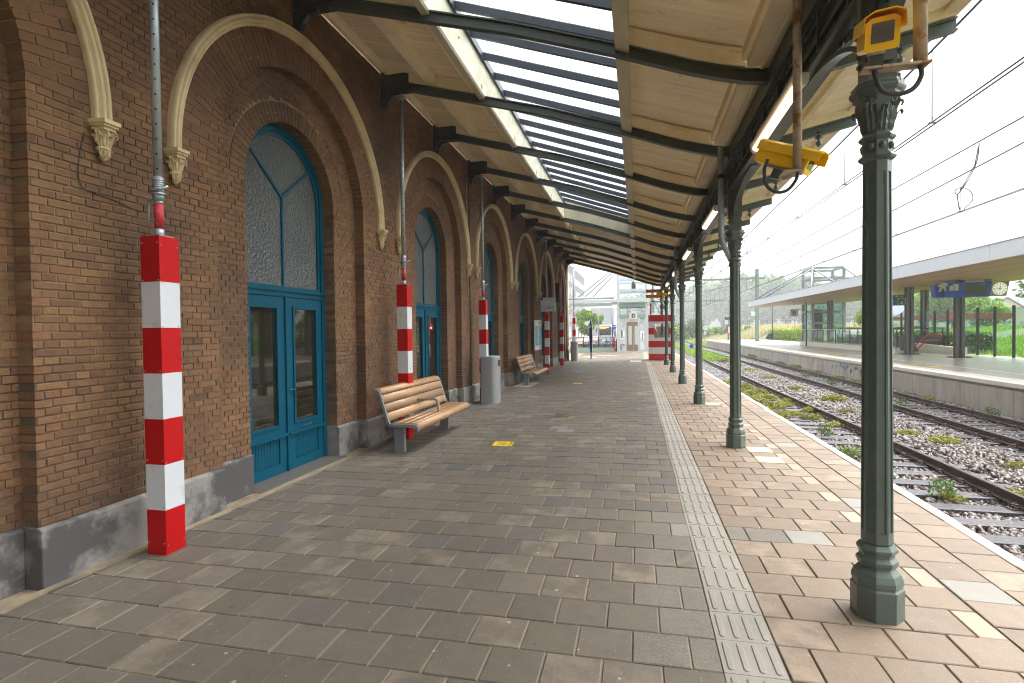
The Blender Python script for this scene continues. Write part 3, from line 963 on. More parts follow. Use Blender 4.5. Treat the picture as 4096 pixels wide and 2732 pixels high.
K['faded_ink'] = mat('faded_ink', (150, 152, 150), var=.2, vscale=20)
# yellow floor stickers with a distance pictogram
def sticker(loc, label, m, rz=0, ink=None):
    ink = ink or K['black']
    t = thing('floor_sticker', label, 'floor sticker', loc, 'distance stickers on the platform floor', rz)
    q = MB(); q.box(-.15, .15, -.15, .15, 0, .0035); q.build('sheet', m, t)
    for s in (-1, 1):
        q = MB(); x = s * .045
        q.poly([(x - .02, -.10, .0045), (x + .02, -.10, .0045), (x + .028, .04, .0045), (x - .028, .04, .0045)])
        q.poly([(x + .017 * cos(2 * pi * i / 10), .068 + .02 * sin(2 * pi * i / 10), .0045) for i in range(10)])
        q.build('figure', ink, t)
    q = MB(); q.box(-.13, .13, .105, .118, .0038, .0045); q.box(-.13, .08, .126, .136, .0038, .0045); q.build('text_line', ink, t)
sticker((-2.04, 7.87, fz(-2.04) + .004), 'bright yellow distance sticker on the paving in front of the near bench', K['sticker'], -1.5)
sticker((-1.93, 17.4, fz(-1.93) + .004), 'yellow distance sticker on the paving out from the far bench', K['sticker'], -1.5)
sticker((1.645, 7.92, .004), 'faded pale yellow sticker on the tan paving at the foot of an iron column', K['sticker_pale'], 1.57, K['faded_ink'])
sticker((1.645, 7.33, .004), 'faded pale yellow sticker between two iron columns, the nearer of a pair', K['sticker_pale'], 1.57, K['faded_ink'])
sticker((1.645, 12.64, .004), 'faded pale yellow sticker beside the third iron column', K['sticker_pale'], 1.57, K['faded_ink'])

# =================================================================== canopy
canopy = thing('platform_canopy', 'long cream boarded platform canopy with iron rafters and a glass skylight', 'canopy', (-1, 14, 4.0))
RX = np.array([-4.1, -3.63, -2.4, -1.37, -.2, .6, 1.0, 1.32]); RZ = np.array([5.94, 5.81, 5.46, 5.17, 4.77, 4.47, 4.35, 4.30])
def top(x):
    if x <= 1.45: return float(np.interp(x, RX, RZ))
    return 4.21 + (x - 1.45) * .215
RAFT = [3.5 + 2.3 * n for n in range(-4, 13)]
C_Y0, C_Y1 = RAFT[0] - .6, 31.5
SKY_END = 17.42
def sweep(mb, xs, zf, w, h, yc=0.0):
    """bar following z=zf(x) (top) with depth h, width w along y"""
    b = len(mb.v)
    for x in xs:
        z = zf(x); mb.v.extend([(x, yc - w / 2, z - h), (x, yc + w / 2, z - h), (x, yc + w / 2, z), (x, yc - w / 2, z)])
    for i in range(len(xs) - 1):
        for j in range(4):
            k = (j + 1) % 4
            mb.face((b + i * 4 + j, b + i * 4 + k, b + (i + 1) * 4 + k, b + (i + 1) * 4 + j))
    mb.face((b, b + 1, b + 2, b + 3)); e = b + 4 * (len(xs) - 1); mb.face((e + 3, e + 2, e + 1, e))
xsL = list(np.linspace(-3.95, 1.30, 22))
r = MB(); sweep(r, xsL, top, .085, .018); sweep(r, xsL, lambda x: top(x) - .018, .018, .095); sweep(r, xsL, lambda x: top(x) - .113, .085, .02)
raft_l = r.mesh('rafter', K['iron_dark'])
xsR = list(np.linspace(1.45, 2.92, 6))
r = MB(); sweep(r, xsR, lambda x: top(x) + .055, .075, .016); sweep(r, xsR, lambda x: top(x) + .04, .018, .10 ); sweep(r, xsR, lambda x: top(x) - .055, .075, .018)
raft_r = r.mesh('rafter', K['iron'])
# drop finial under the outer rafters
fi = MB(); fi.lathe([(.028, .10), (.028, .04), (.045, .035), (.045, .02), (.022, .012), (.016, -.01), (.034, -.035), (.036, -.06), (.02, -.085), (.004, -.10)][::-1], 10, smooth=True)
fin_me = fi.mesh('drop_finial', K['iron'])
# cream casing above each rafter
cases = []
for x0, x1 in ((-4.0, -2.34), (-.08, 1.08)):
    cb = MB(); xs = list(np.linspace(x0, x1, 6)); sweep(cb, xs, lambda x: top(x) + .155, .13, .15); sweep(cb, xs, lambda x: top(x) + .165, .19, .03); cases.append(cb.mesh('rafter_casing', K['cream']))
cb = MB(); xs = list(np.linspace(1.62, 2.9, 3)); sweep(cb, xs, lambda x: top(x) + .165, .11, .10); cases.append(cb.mesh('rafter_casing', K['cream']))
br = MB()
br.box(W0 - .01, W0 + .03, -.05, .05, 5.42, 6.02); br.box(W0 + .03, W0 + .50, -.07, .07, 5.70, 5.96); br.box(W0 + .03, W0 + .52, -.085, .085, 5.68, 5.705)
pts = [(W0 + .03, 5.47), (W0 + .07, 5.60), (W0 + .16, 5.68), (W0 + .32, 5.70), (W0 + .32, 5.66), (W0 + .2, 5.63), (W0 + .12, 5.55), (W0 + .085, 5.45), (W0 + .05, 5.42)]
br.prism(pts, 'y', -.03, .03)
for z in (5.46, 5.62): br.ball((W0 + .035, 0, z), .03, 6, 4)
for x in (.1, .42): 
    for y in (-.075, .075): br.ball((W0 + x, y, 5.83), .02, 6, 4)
brack_me = br.mesh('wall_bracket', K['bracket_black'])
for y in RAFT:
    for nm, me in (('rafter', raft_l), ('rafter', raft_r), *[('rafter_casing', cme) for cme in cases], ('wall_bracket', brack_me), ('drop_finial', fin_me)):
        o = obj_from_mesh(nm, me, canopy); o.matrix_parent_inverse = wmat(canopy).inverted()
        o.location = (2.46, y, 4.30) if nm == 'drop_finial' else (0, y, 0)
# purlins between the rafters
def purlin(x, w, h, dz, m, name='purlin'):
    q = MB(); q.box(-w / 2, w / 2, -1.05, 1.05, 0, h); me = q.mesh(name, m)
    for y in RAFT[:-1]:
        o = obj_from_mesh(name, me, canopy); o.matrix_parent_inverse = wmat(canopy).inverted(); o.location = (x, y + 1.15, top(x) + dz)
purlin(-3.20, .15, .15, .02, K['cream']); purlin(-2.47, .08, .18, .0, K['cream']); purlin(1.15, .13, .17, -.015, K['cream'])
purlin(1.065, .05, .12, .04, K['cream']); purlin(2.2, .07, .09, .08, K['cream'])
lb = MB()
lb.prism([(W0 - .01, 6.02), (W0 + .06, 6.02), (W0 + .08, 6.06), (W0 + .15, 6.08), (W0 + .17, 6.14), (W0 + .22, 6.16), (W0 + .22, 6.22), (W0 - .01, 6.22)], 'y', C_Y0, WEND)
lb.build('wall_cornice', K['cream'], canopy, world=True)
# boards
board_strips = [(-4.05, -3.27, 'l'), (-3.13, -2.43, 'l'), (-.06, 1.09, 'm'), (1.62, 2.90, 'r')]
BW = .115
def board_z(x, s): return top(x) + (.175 if s != 'r' else .165)
rb = MB(); nind = 0
ny = int((C_Y1 - C_Y0) / BW)
for si, (x0, x1, s) in enumerate(board_strips):
    q = MB()
    for x, z in ((x0, 0), (x1, board_z(x1, s) - board_z(x0, s))):
        pass
    dz = board_z(x1, s) - board_z(x0, s); hw = BW / 2 - .0045
    prof = [(-hw, .022), (-hw, .008), (-hw + .009, 0), (hw - .026, 0), (hw - .02, .009), (hw - .014, .009), (hw - .009, .001), (hw - .003, .001), (hw, .008), (hw, .022)]
    def prism_x(mb, yy):
        b = len(mb.v); k = len(prof)
        for xx, d in ((0, 0), (x1 - x0, dz)):
            for p, z in prof: mb.v.append((x0 + xx, yy + p, board_z(x0, s) + d + z))
        for i in range(k): mb.face((b + i, b + (i + 1) % k, b + k + (i + 1) % k, b + k + i))
    prism_x(q, 0); me = q.mesh('board', K['cream_board'])
    for i in range(ny):
        yy = C_Y0 + (i + .5) * BW
        if 4.4 < yy < 12.0 and project((x0 + x1) / 2, yy, board_z((x0 + x1) / 2, s)) and nind < 298:
            p = project((x0 + x1) / 2, yy, board_z((x0 + x1) / 2, s))
            if abs(p[0]) < 1.1 and abs(p[1]) < .75:
                o = obj_from_mesh('board', me, canopy); o.matrix_parent_inverse = wmat(canopy).inverted()
                o.location = (0, yy, random.uniform(-.002, .002)); nind += 1
                continue
        rb.rv = random.random() * .98 + .01
        prism_x(rb, yy + 0)
rb.build('boarding', K['cream_board'], canopy, world=True, kind='stuff')
# closed middle field beyond the skylight
q = MB(); xs = list(np.linspace(-2.36, -.1, 6))
for a, b in zip(xs, xs[1:]):
    q.hexa([(a, SKY_END + .05, top(a) + .17), (b, SKY_END + .05, top(b) + .17), (b, C_Y1, top(b) + .17), (a, C_Y1, top(a) + .17),
            (a, SKY_END + .05, top(a) + .20), (b, SKY_END + .05, top(b) + .20), (b, C_Y1, top(b) + .20), (a, C_Y1, top(a) + .20)])
q.build('ceiling_panel', K['cream'], canopy, world=True)
# deck above the boards
dk = MB()
def deck(xs, y0, y1, d0=.20):
    for a, b in zip(xs, xs[1:]):
        dk.hexa([(a, y0, top(a) + d0), (b, y0, top(b) + d0), (b, y1, top(b) + d0), (a, y1, top(a) + d0), (a, y0, top(a) + d0 + .03), (b, y0, top(b) + d0 + .03), (b, y1, top(b) + d0 + .03), (a, y1, top(a) + d0 + .03)])
deck([-4.1, -3.63, -2.40], C_Y0, C_Y1, .24); deck(list(np.linspace(-2.38, -.1, 6)), SKY_END + .05, C_Y1, .215); deck([-.1, .5, 1.2], C_Y0, C_Y1, .29); deck([1.6, 2.93], C_Y0, C_Y1, .19)
dk.box(1.18, 1.64, C_Y0, C_Y1, 4.44, 4.50)
dk.build('roof_deck', K['roof_top'], canopy, world=True)
# gutter casing over the girder
gc = MB(); gc.box(1.22, 1.25, C_Y0, C_Y1, 4.30, 4.46); gc.box(1.55, 1.58, C_Y0, C_Y1, 4.18, 4.44); gc.box(1.25, 1.55, C_Y0, C_Y1, 4.36, 4.39)
gc.build('gutter_casing', K['cream'], canopy, world=True)
# fascia at the track side
fa = MB(); z = top(2.93) + .10
fa.prism([(2.90, z), (2.955, z), (2.965, z + .04), (2.965, z + .19), (2.99, z + .20), (2.99, z + .25), (2.90, z + .25)], 'y', C_Y0, C_Y1)
fa.build('fascia', K['cream'], canopy, world=True)
fa = MB(); fa.box(2.80, 2.90, C_Y0, C_Y1, z - .005, z + .045); fa.build('eaves_batten', K['cream'], canopy, world=True)
fa = MB(); fa.prism([(-2.36, top(-2.36)), (1.2, top(1.2)), (2.9, top(2.9)), (2.9, top(2.9) + .3), (1.2, top(1.2) + .3), (-4.1, top(-4.1) + .25), (-4.1, top(-4.1))], 'y', C_Y1, C_Y1 + .04)
fa.build('end_board', K['cream'], canopy, world=True)
# skylight: a raised lantern, glass parallel to the roof half a metre above it
SX0, SZ0, SX1, SZ1 = -2.31, 6.00, -.19, 5.27
q = MB(); q.hexa([(-2.42, C_Y0, 5.46), (-2.37, C_Y0, 5.46), (-2.37, SKY_END, 5.46), (-2.42, SKY_END, 5.46), (-2.37, C_Y0, 6.03), (-2.32, C_Y0, 6.03), (-2.32, SKY_END, 6.03), (-2.37, SKY_END, 6.03)])
q.build('skylight_kerb', K['cream_light'], canopy, world=True)
q = MB(); q.prism([(-2.42, 5.40), (-2.33, 5.40), (-2.31, 5.43), (-2.33, 5.47), (-2.345, 5.50), (-2.37, 5.52), (-2.42, 5.52)], 'y', C_Y0, SKY_END); q.build('kerb_moulding', K['cream_light'], canopy, world=True)
for yy in np.arange(4.6, 17, 2.3):
    q = MB(); q.ball((-2.345, yy, 5.74), .022, 6, 4); q.cyl((-2.36, yy, 5.74), (-2.33, yy, 5.74), .012, 6); q.build('kerb_bolt', K['cream_light'], canopy, world=True)
q = MB(); q.hexa([(-.21, C_Y0, 4.70), (-.06, C_Y0, 4.64), (-.06, C_Y1, 4.64), (-.21, C_Y1, 4.70), (-.19, C_Y0, 4.96), (-.06, C_Y0, 4.92), (-.06, C_Y1, 4.92), (-.19, C_Y1, 4.96)])
q.build('skylight_beam', K['cream_light'], canopy, world=True)
q = MB(); q.box(-.185, -.13, C_Y0, SKY_END, 4.96, 5.34); q.build('skylight_kerb', K['cream_light'], canopy, world=True)
q = MB(); q.hexa([(-2.36, SKY_END, 5.40), (-.2, SKY_END, 4.72), (-.2, SKY_END + .04, 4.72), (-2.36, SKY_END + .04, 5.40), (-2.33, SKY_END, 6.03), (-.15, SKY_END, 5.30), (-.15, SKY_END + .04, 5.30), (-2.33, SKY_END + .04, 6.03)])
q.build('skylight_end_board', K['cream_light'], canopy, world=True)
q = MB(); q.box(-2.325, -2.29, C_Y0, SKY_END, 5.93, 6.04); q.build('edge_bar', K['navy'], canopy, world=True)
gb = MB(); gb.beam((SX0, 0, SZ0), (SX1, 0, SZ1), .05, .10); gbm = gb.mesh('glazing_bar', K['navy'])
GS = .655
gp = MB(); gp.hexa([(SX0, -.295, SZ0 + .04), (SX1, -.295, SZ1 + .04), (SX1, .295, SZ1 + .04), (SX0, .295, SZ0 + .04), (SX0, -.295, SZ0 + .046), (SX1, -.295, SZ1 + .046), (SX1, .295, SZ1 + .046), (SX0, .295, SZ0 + .046)])
gpm = gp.mesh('glass_pane', K['sky_glass'])
y = 5.97 + GS * 17
while y > C_Y0:
    o = obj_from_mesh('glazing_bar', gbm, canopy); o.matrix_parent_inverse = wmat(canopy).inverted(); o.location = (0, y, 0)
    o = obj_from_mesh('glass_pane', gpm, canopy); o.matrix_parent_inverse = wmat(canopy).inverted(); o.location = (0, y - GS / 2, 0)
    y -= GS
# lattice girder over the columns
def girder(L):
    q = MB()
    q.box(-.09, .09, 0, L, 3.66, 3.685); q.box(-.03, .03, 0, L, 3.685, 3.76); q.box(-.012, .012, 0, L, 3.76, 3.99); q.box(-.09, .09, 0, L, 4.07, 4.10)
    q.box(-.045, .045, 0, L, 3.84, 3.865); q.box(-.045, .045, 0, L, 3.985, 4.0); q.box(-.055, .055, 0, L, 4.05, 4.07)
    y = .03
    while y < L - .08:
        q.box(-.03, .03, y, y + .035, 4.0, 4.05); y += .11
    y = .2
    while y < L:
        q.box(-.06, .06, y - .012, y + .012, 3.685, 4.05); y += .575
        for s in (-1, 1): q.ball((s * .03, y - .29, 3.79), .018, 6, 4)
    q.box(-.075, .075, 0, L, 4.10, 4.30)
    return q.mesh('girder', K['iron_dark'])
gm = girder(BAY - .16)
for y in [COLY[0] - BAY * 2, COLY[0] - BAY] + COLY:
    o = obj_from_mesh('girder', gm, canopy); o.matrix_parent_inverse = wmat(canopy).inverted(); o.location = (COLX, y + .08, 0)

# =================================================================== cast iron columns
def make_column():
    t = thing('iron_column', '', 'column', (0, 0, 0), 'iron columns along the platform')
    R8 = 1 / cos(pi / 8)
    b = MB()
    b.lathe([(r * R8, z) for r, z in ((.124, -.03), (.124, .175), (.116, .185), (.116, .195), (.120, .20), (.120, .225), (.108, .26), (.088, .285), (.082, .295), (.092, .30), (.092, .31), (.098, .315), (.098, .335), (.085, .35), (.081, .355), (.081, .375), (.090, .38), (.096, .39), (.096, .405), (.085, .42), (.079, .43))], 8, smooth=False)
    b.build('base', K['iron'], t)
    s = MB(); z0, z1 = .435, 2.66
    sec = []
    for k in range(8):
        a = pi / 4 * k; ca, sa = cos(a), sin(a); hwf = math.tan(pi / 8)
        for d, w in ((1.0, -hwf), (1.0, -.26), (.90, -.24), (.90, .24), (1.0, .26)):
            sec.append((d * ca - w * sa * 1.0, d * sa + w * ca * 1.0))
    def ring(r, z): 
        i0 = len(s.v); s.v.extend([(x * r, y * r, z) for x, y in sec]); return i0
    n = len(sec)
    flat = [(cos(atan2(y, x)) * 0 + x, y) for x, y in sec]
    ring_ids = [ring(.0745, z0 + .06), ring(.065, z1 - .06)]
    for k in range(n):
        k2 = (k + 1) % n
        s.face((ring_ids[0] + k, ring_ids[0] + k2, ring_ids[1] + k2, ring_ids[1] + k))
    s.lathe([(.0740 * R8, z0), (.0740 * R8, z0 + .065)], 8, smooth=False); s.lathe([(.0655 * R8, z1 - .065), (.0655 * R8, z1)], 8, smooth=False)
    s.build('shaft', K['iron'], t)
    c = MB()
    ZR, KR = (lambda z: 2.66 + (z - 2.655) * .87), .87
    c.lathe([(r * R8 * KR, ZR(z)) for r, z in ((.074, 2.655), (.094, 2.67), (.102, 2.685), (.094, 2.70), (.08, 2.71), (.08, 2.79), (.092, 2.80), (.1, 2.815), (.092, 2.83), (.074, 2.84), (.078, 2.88), (.088, 2.95), (.102, 3.02), (.112, 3.06), (.128, 3.075), (.128, 3.09), (.142, 3.105), (.148, 3.12), (.148, 3.135), (.138, 3.145), (.138, 3.165), (.1, 3.17))], 8, smooth=False)
    for k in range(8):     # rosettes on the neck band
        a = pi / 4 * k
        c.ball((.082 * KR * cos(a), .082 * KR * sin(a), ZR(2.75)), .020, 6, 4, (1, 1, 1.1))
    for k in range(8):     # acanthus leaves: lobed strips that curl out at the tip
        a = pi / 4 * k; u = Vector((cos(a), sin(a), 0)); w = Vector((-sin(a), cos(a), 0))
        hgt = 1.0 if k % 2 else .74
        prof = [(.076, 2.85, .020), (.088, 2.885, .032), (.090, 2.91, .024), (.1, 2.90 + .05 * hgt, .033), (.108, 2.90 + .085 * hgt, .022), (.124, 2.90 + .12 * hgt, .027), (.142, 2.90 + .125 * hgt, .018), (.146, 2.90 + .10 * hgt, .010), (.138, 2.90 + .085 * hgt, .004)]
        i0 = len(c.v)
        for rr, z, hw in prof:
            for e, dd in ((-1, 0), (-.5, .009), (0, .001), (.5, .009), (1, 0)):
                p = u * ((rr + dd) * KR) + w * (hw * e * KR); c.v.append((p.x, p.y, ZR(z)))
        for i in range(len(prof) - 1):
            for j in range(4): c.face((i0 + i * 5 + j, i0 + i * 5 + j + 1, i0 + (i + 1) * 5 + j + 1, i0 + (i + 1) * 5 + j))
        if k % 2:          # corner volutes, a pair to each side of the arris
            for sd in (-1, 1):
                pth = []
                for i in range(16):
                    th = i / 15 * 3.4 * pi; rr = .028 * (1 - i / 17)
                    p = u * (.112 * KR + rr * cos(th) * .5) + w * (sd * (.022 - rr * cos(th) * .6)) + Vector((0, 0, ZR(3.035) + rr * sin(th)))
                    pth.append((p.x, p.y, p.z))
                c.tube(pth, .0075, 5)
    c.build('capital', K['iron'], t)
    nk = MB(); nk.box(-.07, .07, -.08, .08, 3.09, 4.10); nk.box(-.082, .082, -.092, .092, 3.09, 3.13)
    for z in (3.24, 3.30, 3.9):
        for sx in (-1, 1):
            for y in (-.05, .05): nk.ball((sx * .076, y, z), .016, 6, 4)
    nk.box(-.095, .095, -.03, .03, 3.3, 4.05)
    nk.build('neck', K['iron_dark'], t)
    for s_ in (-1, 1):
        q = MB(); A, B = 1.22, .42    # quarter ellipse rib springing from the neck
        pts = [(s_ * (.085 + A * (1 - cos(th))), 3.24 + B * sin(th)) for th in [pi / 2 * i / 18 for i in range(19)]]
        for (ya, za), (yb, zb) in zip(pts, pts[1:]):
            q.beam((0, ya, za), (0, yb, zb), .075, .03, (1, 0, 0)) if False else q.hexa(
                [(-.036, ya, za - .016), (.036, ya, za - .016), (.036, yb, zb - .016), (-.036, yb, zb - .016), (-.036, ya, za + .016), (.036, ya, za + .016), (.036, yb, zb + .016), (-.036, yb, zb + .016)])
        q.box(-.036, .036, *sorted((s_ * .085, s_ * .115)), 3.2, 3.66)
        q.build('spandrel_rib', K['iron_dark'], t)
        sc = MB()          # scrollwork between rib, neck and girder
        def spiral(yc, zc, r, turns, d, ph, th=.011):
            pth = []
            for i in range(int(12 * turns) + 1):
                a = ph + d * 2 * pi * i / 12; rr = r * (1 - .78 * i / (12 * turns))
                pth.append((0, s_ * (yc + rr * cos(a)), zc + rr * sin(a)))
            sc.tube(pth, th, 5)
        for yc, zc, r, ph in ((.185, 3.585, .058, pi), (.19, 3.465, .045, 0), (.30, 3.60, .045, -pi / 2), (.39, 3.615, .034, pi), (.47, 3.625, .026, 0), (.55, 3.635, .02, 0), (.255, 3.54, .032, pi / 2)):
            spiral(yc, zc, r, 1.6, 1, ph)
        for y0, z0, y1, z1 in ((.12, 3.30, .15, 3.42), (.15, 3.42, .14, 3.52), (.15, 3.42, .24, 3.50), (.24, 3.50, .33, 3.58), (.33, 3.58, .45, 3.63), (.45, 3.63, .66, 3.645), (.12, 3.62, .30, 3.645)):
            ym, zm = (y0 + y1) / 2, (z0 + z1) / 2 + .012
            sc.tube([(0, s_ * y0, z0), (0, s_ * ym, zm), (0, s_ * y1, z1)], [.012, .010, .008], 5)
        for y, z in ((.17, 3.40), (.22, 3.47), (.29, 3.53), (.13, 3.53), (.37, 3.58), (.26, 3.61), (.44, 3.60)):
            sc.ball((0, s_ * y, z), .02, 6, 4, (.5, 1.2, .8))
        sc.build('scrollwork', K['iron_dark'], t)
    return t
col0 = make_column()
nth = ['nearest dark green cast iron column on the tan paving, a security camera before its top',
       'second dark green cast iron column from the viewer, a grey downpipe bent in at its capital',
       'third dark green cast iron column along the platform edge paving',
       'fourth dark green cast iron column along the platform, counted from the viewer',
       'fifth dark green cast iron column along the platform, counted from the viewer',
       'sixth dark green cast iron column, just in front of the red and white hoarding']
for i, y in enumerate(COLY):
    c = col0 if i == 0 else copy_tree(col0)
    place(c, (COLX, y, 0), label=nth[i])
c = copy_tree(col0); place(c, (COLX, COLY[-1] + BAY, 0), label='cast iron column standing inside the red and white hoarding, stripped for repair')
# collar straps and downpipes
for y, lab in ((COLY[1], 'grey downpipe bending into the second iron column under the canopy'), (COLY[3], 'grey downpipe bending into the fourth iron column under the canopy'), (COLY[5], 'grey downpipe bending into the sixth iron column under the canopy')):
    t = thing('downpipe', lab, 'downpipe', (COLX - .19, y - .05, 2.75), 'downpipes at the iron columns')
    q = MB(); q.tube([(0, 0, 1.55), (0, 0, .30), (.01, .0, .22), (.05, .02, .12), (.10, .04, .03), (.14, .05, -.06)], .042, 12); q.build('pipe', K['steel_grey'], t)
    q = MB(); q.lathe([(.048, 1.10), (.048, 1.16)], 12); q.box(-.02, .2, -.05, .05, 1.11, 1.15); q.build('clamp', K['bracket_black'], t)
    q = MB(); q.lathe([(.085, -.155), (.085, -.10)], 8, (.19, .05, 0), smooth=False); q.build('strap', K['iron'], t)

# =================================================================== propped posts in red and white casing
def make_post():
    t = thing('propping_post', '', 'post', (0, 0, 0), 'red and white cased steel props along the wall')
    hw = .0925; H = 2.575; st = H / 7
    q = MB()
    for i in range(7):
        q.mi = i % 2
        z0, z1 = i * st, (i + 1) * st
        for a in range(4):
            c = [(-hw, -hw), (hw, -hw), (hw, hw), (-hw, hw)]
            p, r = c[a], c[(a + 1) % 4]
            q.poly([(*p, z0), (*r, z0), (*r, z1), (*p, z1)])
    q.mi = 0; q.poly([(-hw, -hw, H), (hw, -hw, H), (hw, hw, H), (-hw, hw, H)])
    q.build('casing', [K['red'], K['white']], t)
    q = MB(); q.box(-.07, .07, -.07, .07, H, H + .012)
    for z in (.08, .37, .75, 1.1, 1.47, 1.85, 2.2, 2.5):
        for s in (-1, 1):
            q.ball((hw, s * .075, z), .006, 5, 3); q.ball((s * .075, -hw, z + .02), .006, 5, 3)
    q.build('screw_heads', K['galv'], t)
    q = MB(); q.cyl((0, 0, H), (0, 0, H + .07), .036, 12); q.cyl((0, 0, H + .27), (0, 0, H + .30), .036, 12); q.build('inner_tube', K['galv'], t)
    q = MB(); q.cyl((0, 0, H + .07), (0, 0, H + .27), .0365, 12); q.build('painted_band', K['red_worn'], t)
    q = MB(); q.cyl((0, 0, H + .30), (0, 0, H + .36), .043, 12); q.cyl((0, 0, H + .345), (0, 0, H + .36), .052, 12)
    for i in range(6): q.cyl((0, 0, H + .375 + i * .017), (0, 0, H + .384 + i * .017), .044, 12)
    q.cyl((0, 0, H + .36), (0, 0, H + .49), .040, 12); q.build('threaded_collar', K['galv'], t)
    q = MB(); q.tube([(-.06, -.02, H + .37), (.03, -.07, H + .37), (.085, -.05, H + .375), (.12, -.02, H + .405)], .010, 6); q.tube([(-.06, -.03, H + .31), (-.066, -.035, H + .12)], .011, 6); q.build('handle', K['galv'], t)
    q = MB(); q.cyl((0, 0, H + .49), (0, 0, 5.70), .034, 12); q.build('outer_tube', K['galv'], t)
    q = MB(); z = H + .55
    while z < 5.5:
        for a in (-.9, 2.24):
            q.cyl((.0335 * cos(a), .0335 * sin(a), z), (.0352 * cos(a), .0352 * sin(a), z), .0085, 6)
        z += .12
    q.build('pin_holes', K['black'], t)
    q = MB(); q.box(-.07, .07, -.07, .07, 5.69, 5.70); q.cyl((0, 0, 5.64), (0, 0, 5.69), .05, 10); q.build('head_plate', K['galv'], t)
    return t
p0 = make_post()
plab = ['nearest red and white striped prop post, standing before the brick pier on the left',
        'red and white striped prop post partly behind the near wooden bench',
        'red and white striped prop post beside the near grey litter bin',
        'red and white striped prop post behind the far wooden bench, under the WC sign',
        'red and white striped prop post just past the WC sign',
        'red and white striped prop post at the far corner, behind the far litter bin']
for i, y in enumerate((3.52, 8.14, 12.78, 22.4, 26.9, 32.4)):
    c = p0 if i == 0 else copy_tree(p0)
    place(c, (-3.79, y, fz(-3.79) - .005), label=plab[i])

# =================================================================== benches
def make_bench(arms):
    t = thing('wooden_bench', '', 'bench', (0, 0, 0), 'wooden benches along the station wall')
    L = 2.42
    def plate(y):
        q = MB()
        outer = [(-.285, .925), (-.30, .905), (-.30, .885), (-.255, .885), (-.225, .865), (-.205, .80), (-.075, .43), (-.05, .40), (-.02, .385), (.40, .385), (.405, .345)]
        prof = [(-.30, .93), (-.235, .93), (-.195, .905), (-.175, .86), (-.045, .455), (-.025, .435), (.33, .435), (.385, .425), (.415, .39), (.415, .335), (.375, .335), (.372, .375), (.35, .39), (-.03, .39), (-.06, .40), (-.085, .43), (-.215, .845), (-.232, .875), (-.26, .89), (-.30, .89)]
        q.prism(prof, 'y', y - .02, y + .02)
        return bevel(q.build('side_frame', K['bench_grey'], t), .004)
    plate(.02); plate(L - .02)
    def slat(prof, name='slat'):
        q = MB(); q.rv = random.random() * .9 + .05
        q.smooth = True; q.prism(prof, 'y', .044, L - .044)
        o = q.build(name, K['wood'], t); 
        return o
    # back slats (between plates), following the frame
    B0, B1 = Vector((-.178, .85)), Vector((-.052, .47))
    n = Vector((B0 - B1)).normalized(); nn = Vector((n.y, -n.x))
    Lb = (B0 - B1).length; k = 3; gap = .014; h = (Lb - gap * (k - 1)) / k
    for i in range(k):
        a = B1 + n * (i * (h + gap)); b = a + n * h
        slat([(a.x + nn.x * .004, a.y + nn.y * .004), (b.x + nn.x * .004, b.y + nn.y * .004), (b.x - nn.x * .022, b.y - nn.y * .022), (a.x - nn.x * .022, a.y - nn.y * .022)])
    top_prof = [(-.172, .865), (-.183, .905), (-.21, .932), (-.245, .943), (-.30, .943), (-.30, .918), (-.245, .918), (-.222, .908), (-.208, .892), (-.197, .858)]
    slat(top_prof, 'top_rail')
    x = -.02
    for w in (.112, .112, .112):
        slat([(x, .447), (x + w, .447), (x + w, .42), (x, .42)]); x += w + .006
    slat([(x, .447), (x + .012, .447), (x + .038, .441), (x + .062, .42), (x + .068, .395), (x + .066, .342), (x + .042, .342), (x + .042, .39), (x + .03, .412), (x, .42)], 'front_rail')
    for y in (.14, L - .42):
        q = MB(); q.box(-.035, .13, y, y + .06, -.06, .39); bevel(q.build('leg', K['bench_grey'], t), .006)
        q = MB(); q.box(-.05, .36, y + .01, y + .05, .375, .419); q.build('bearer', K['bench_grey'], t)
    for ya in arms:
        for s in (-1, 1):
            q = MB(); y = ya + s * .034
            q.prism([(-.12, .655), (.20, .665), (.245, .65), (.262, .62), (.285, .45), (.262, .45), (.24, .61), (.225, .63), (.195, .638), (-.12, .625)], 'y', y - .006, y + .006)
            q.build('armrest_side', K['bench_grey'], t)
        q = MB(); q.rv = .3; q.prism([(-.12, .662), (.20, .672), (.248, .657), (.268, .622), (.291, .45), (.27, .45), (.247, .612), (.23, .635), (.195, .645), (-.12, .632)], 'y', ya - .028, ya + .028)
        q.build('armrest', K['wood'], t)
    return t
b1 = make_bench([1.18])
place(b1, (-3.50, 7.03, fz(-3.5)), label='near slatted wooden bench with grey frame and one middle armrest')
b2 = make_bench([.62, 1.75])
place(b2, (-3.58, 16.52, fz(-3.58)), label='far slatted wooden bench with two armrests, before the wall map')

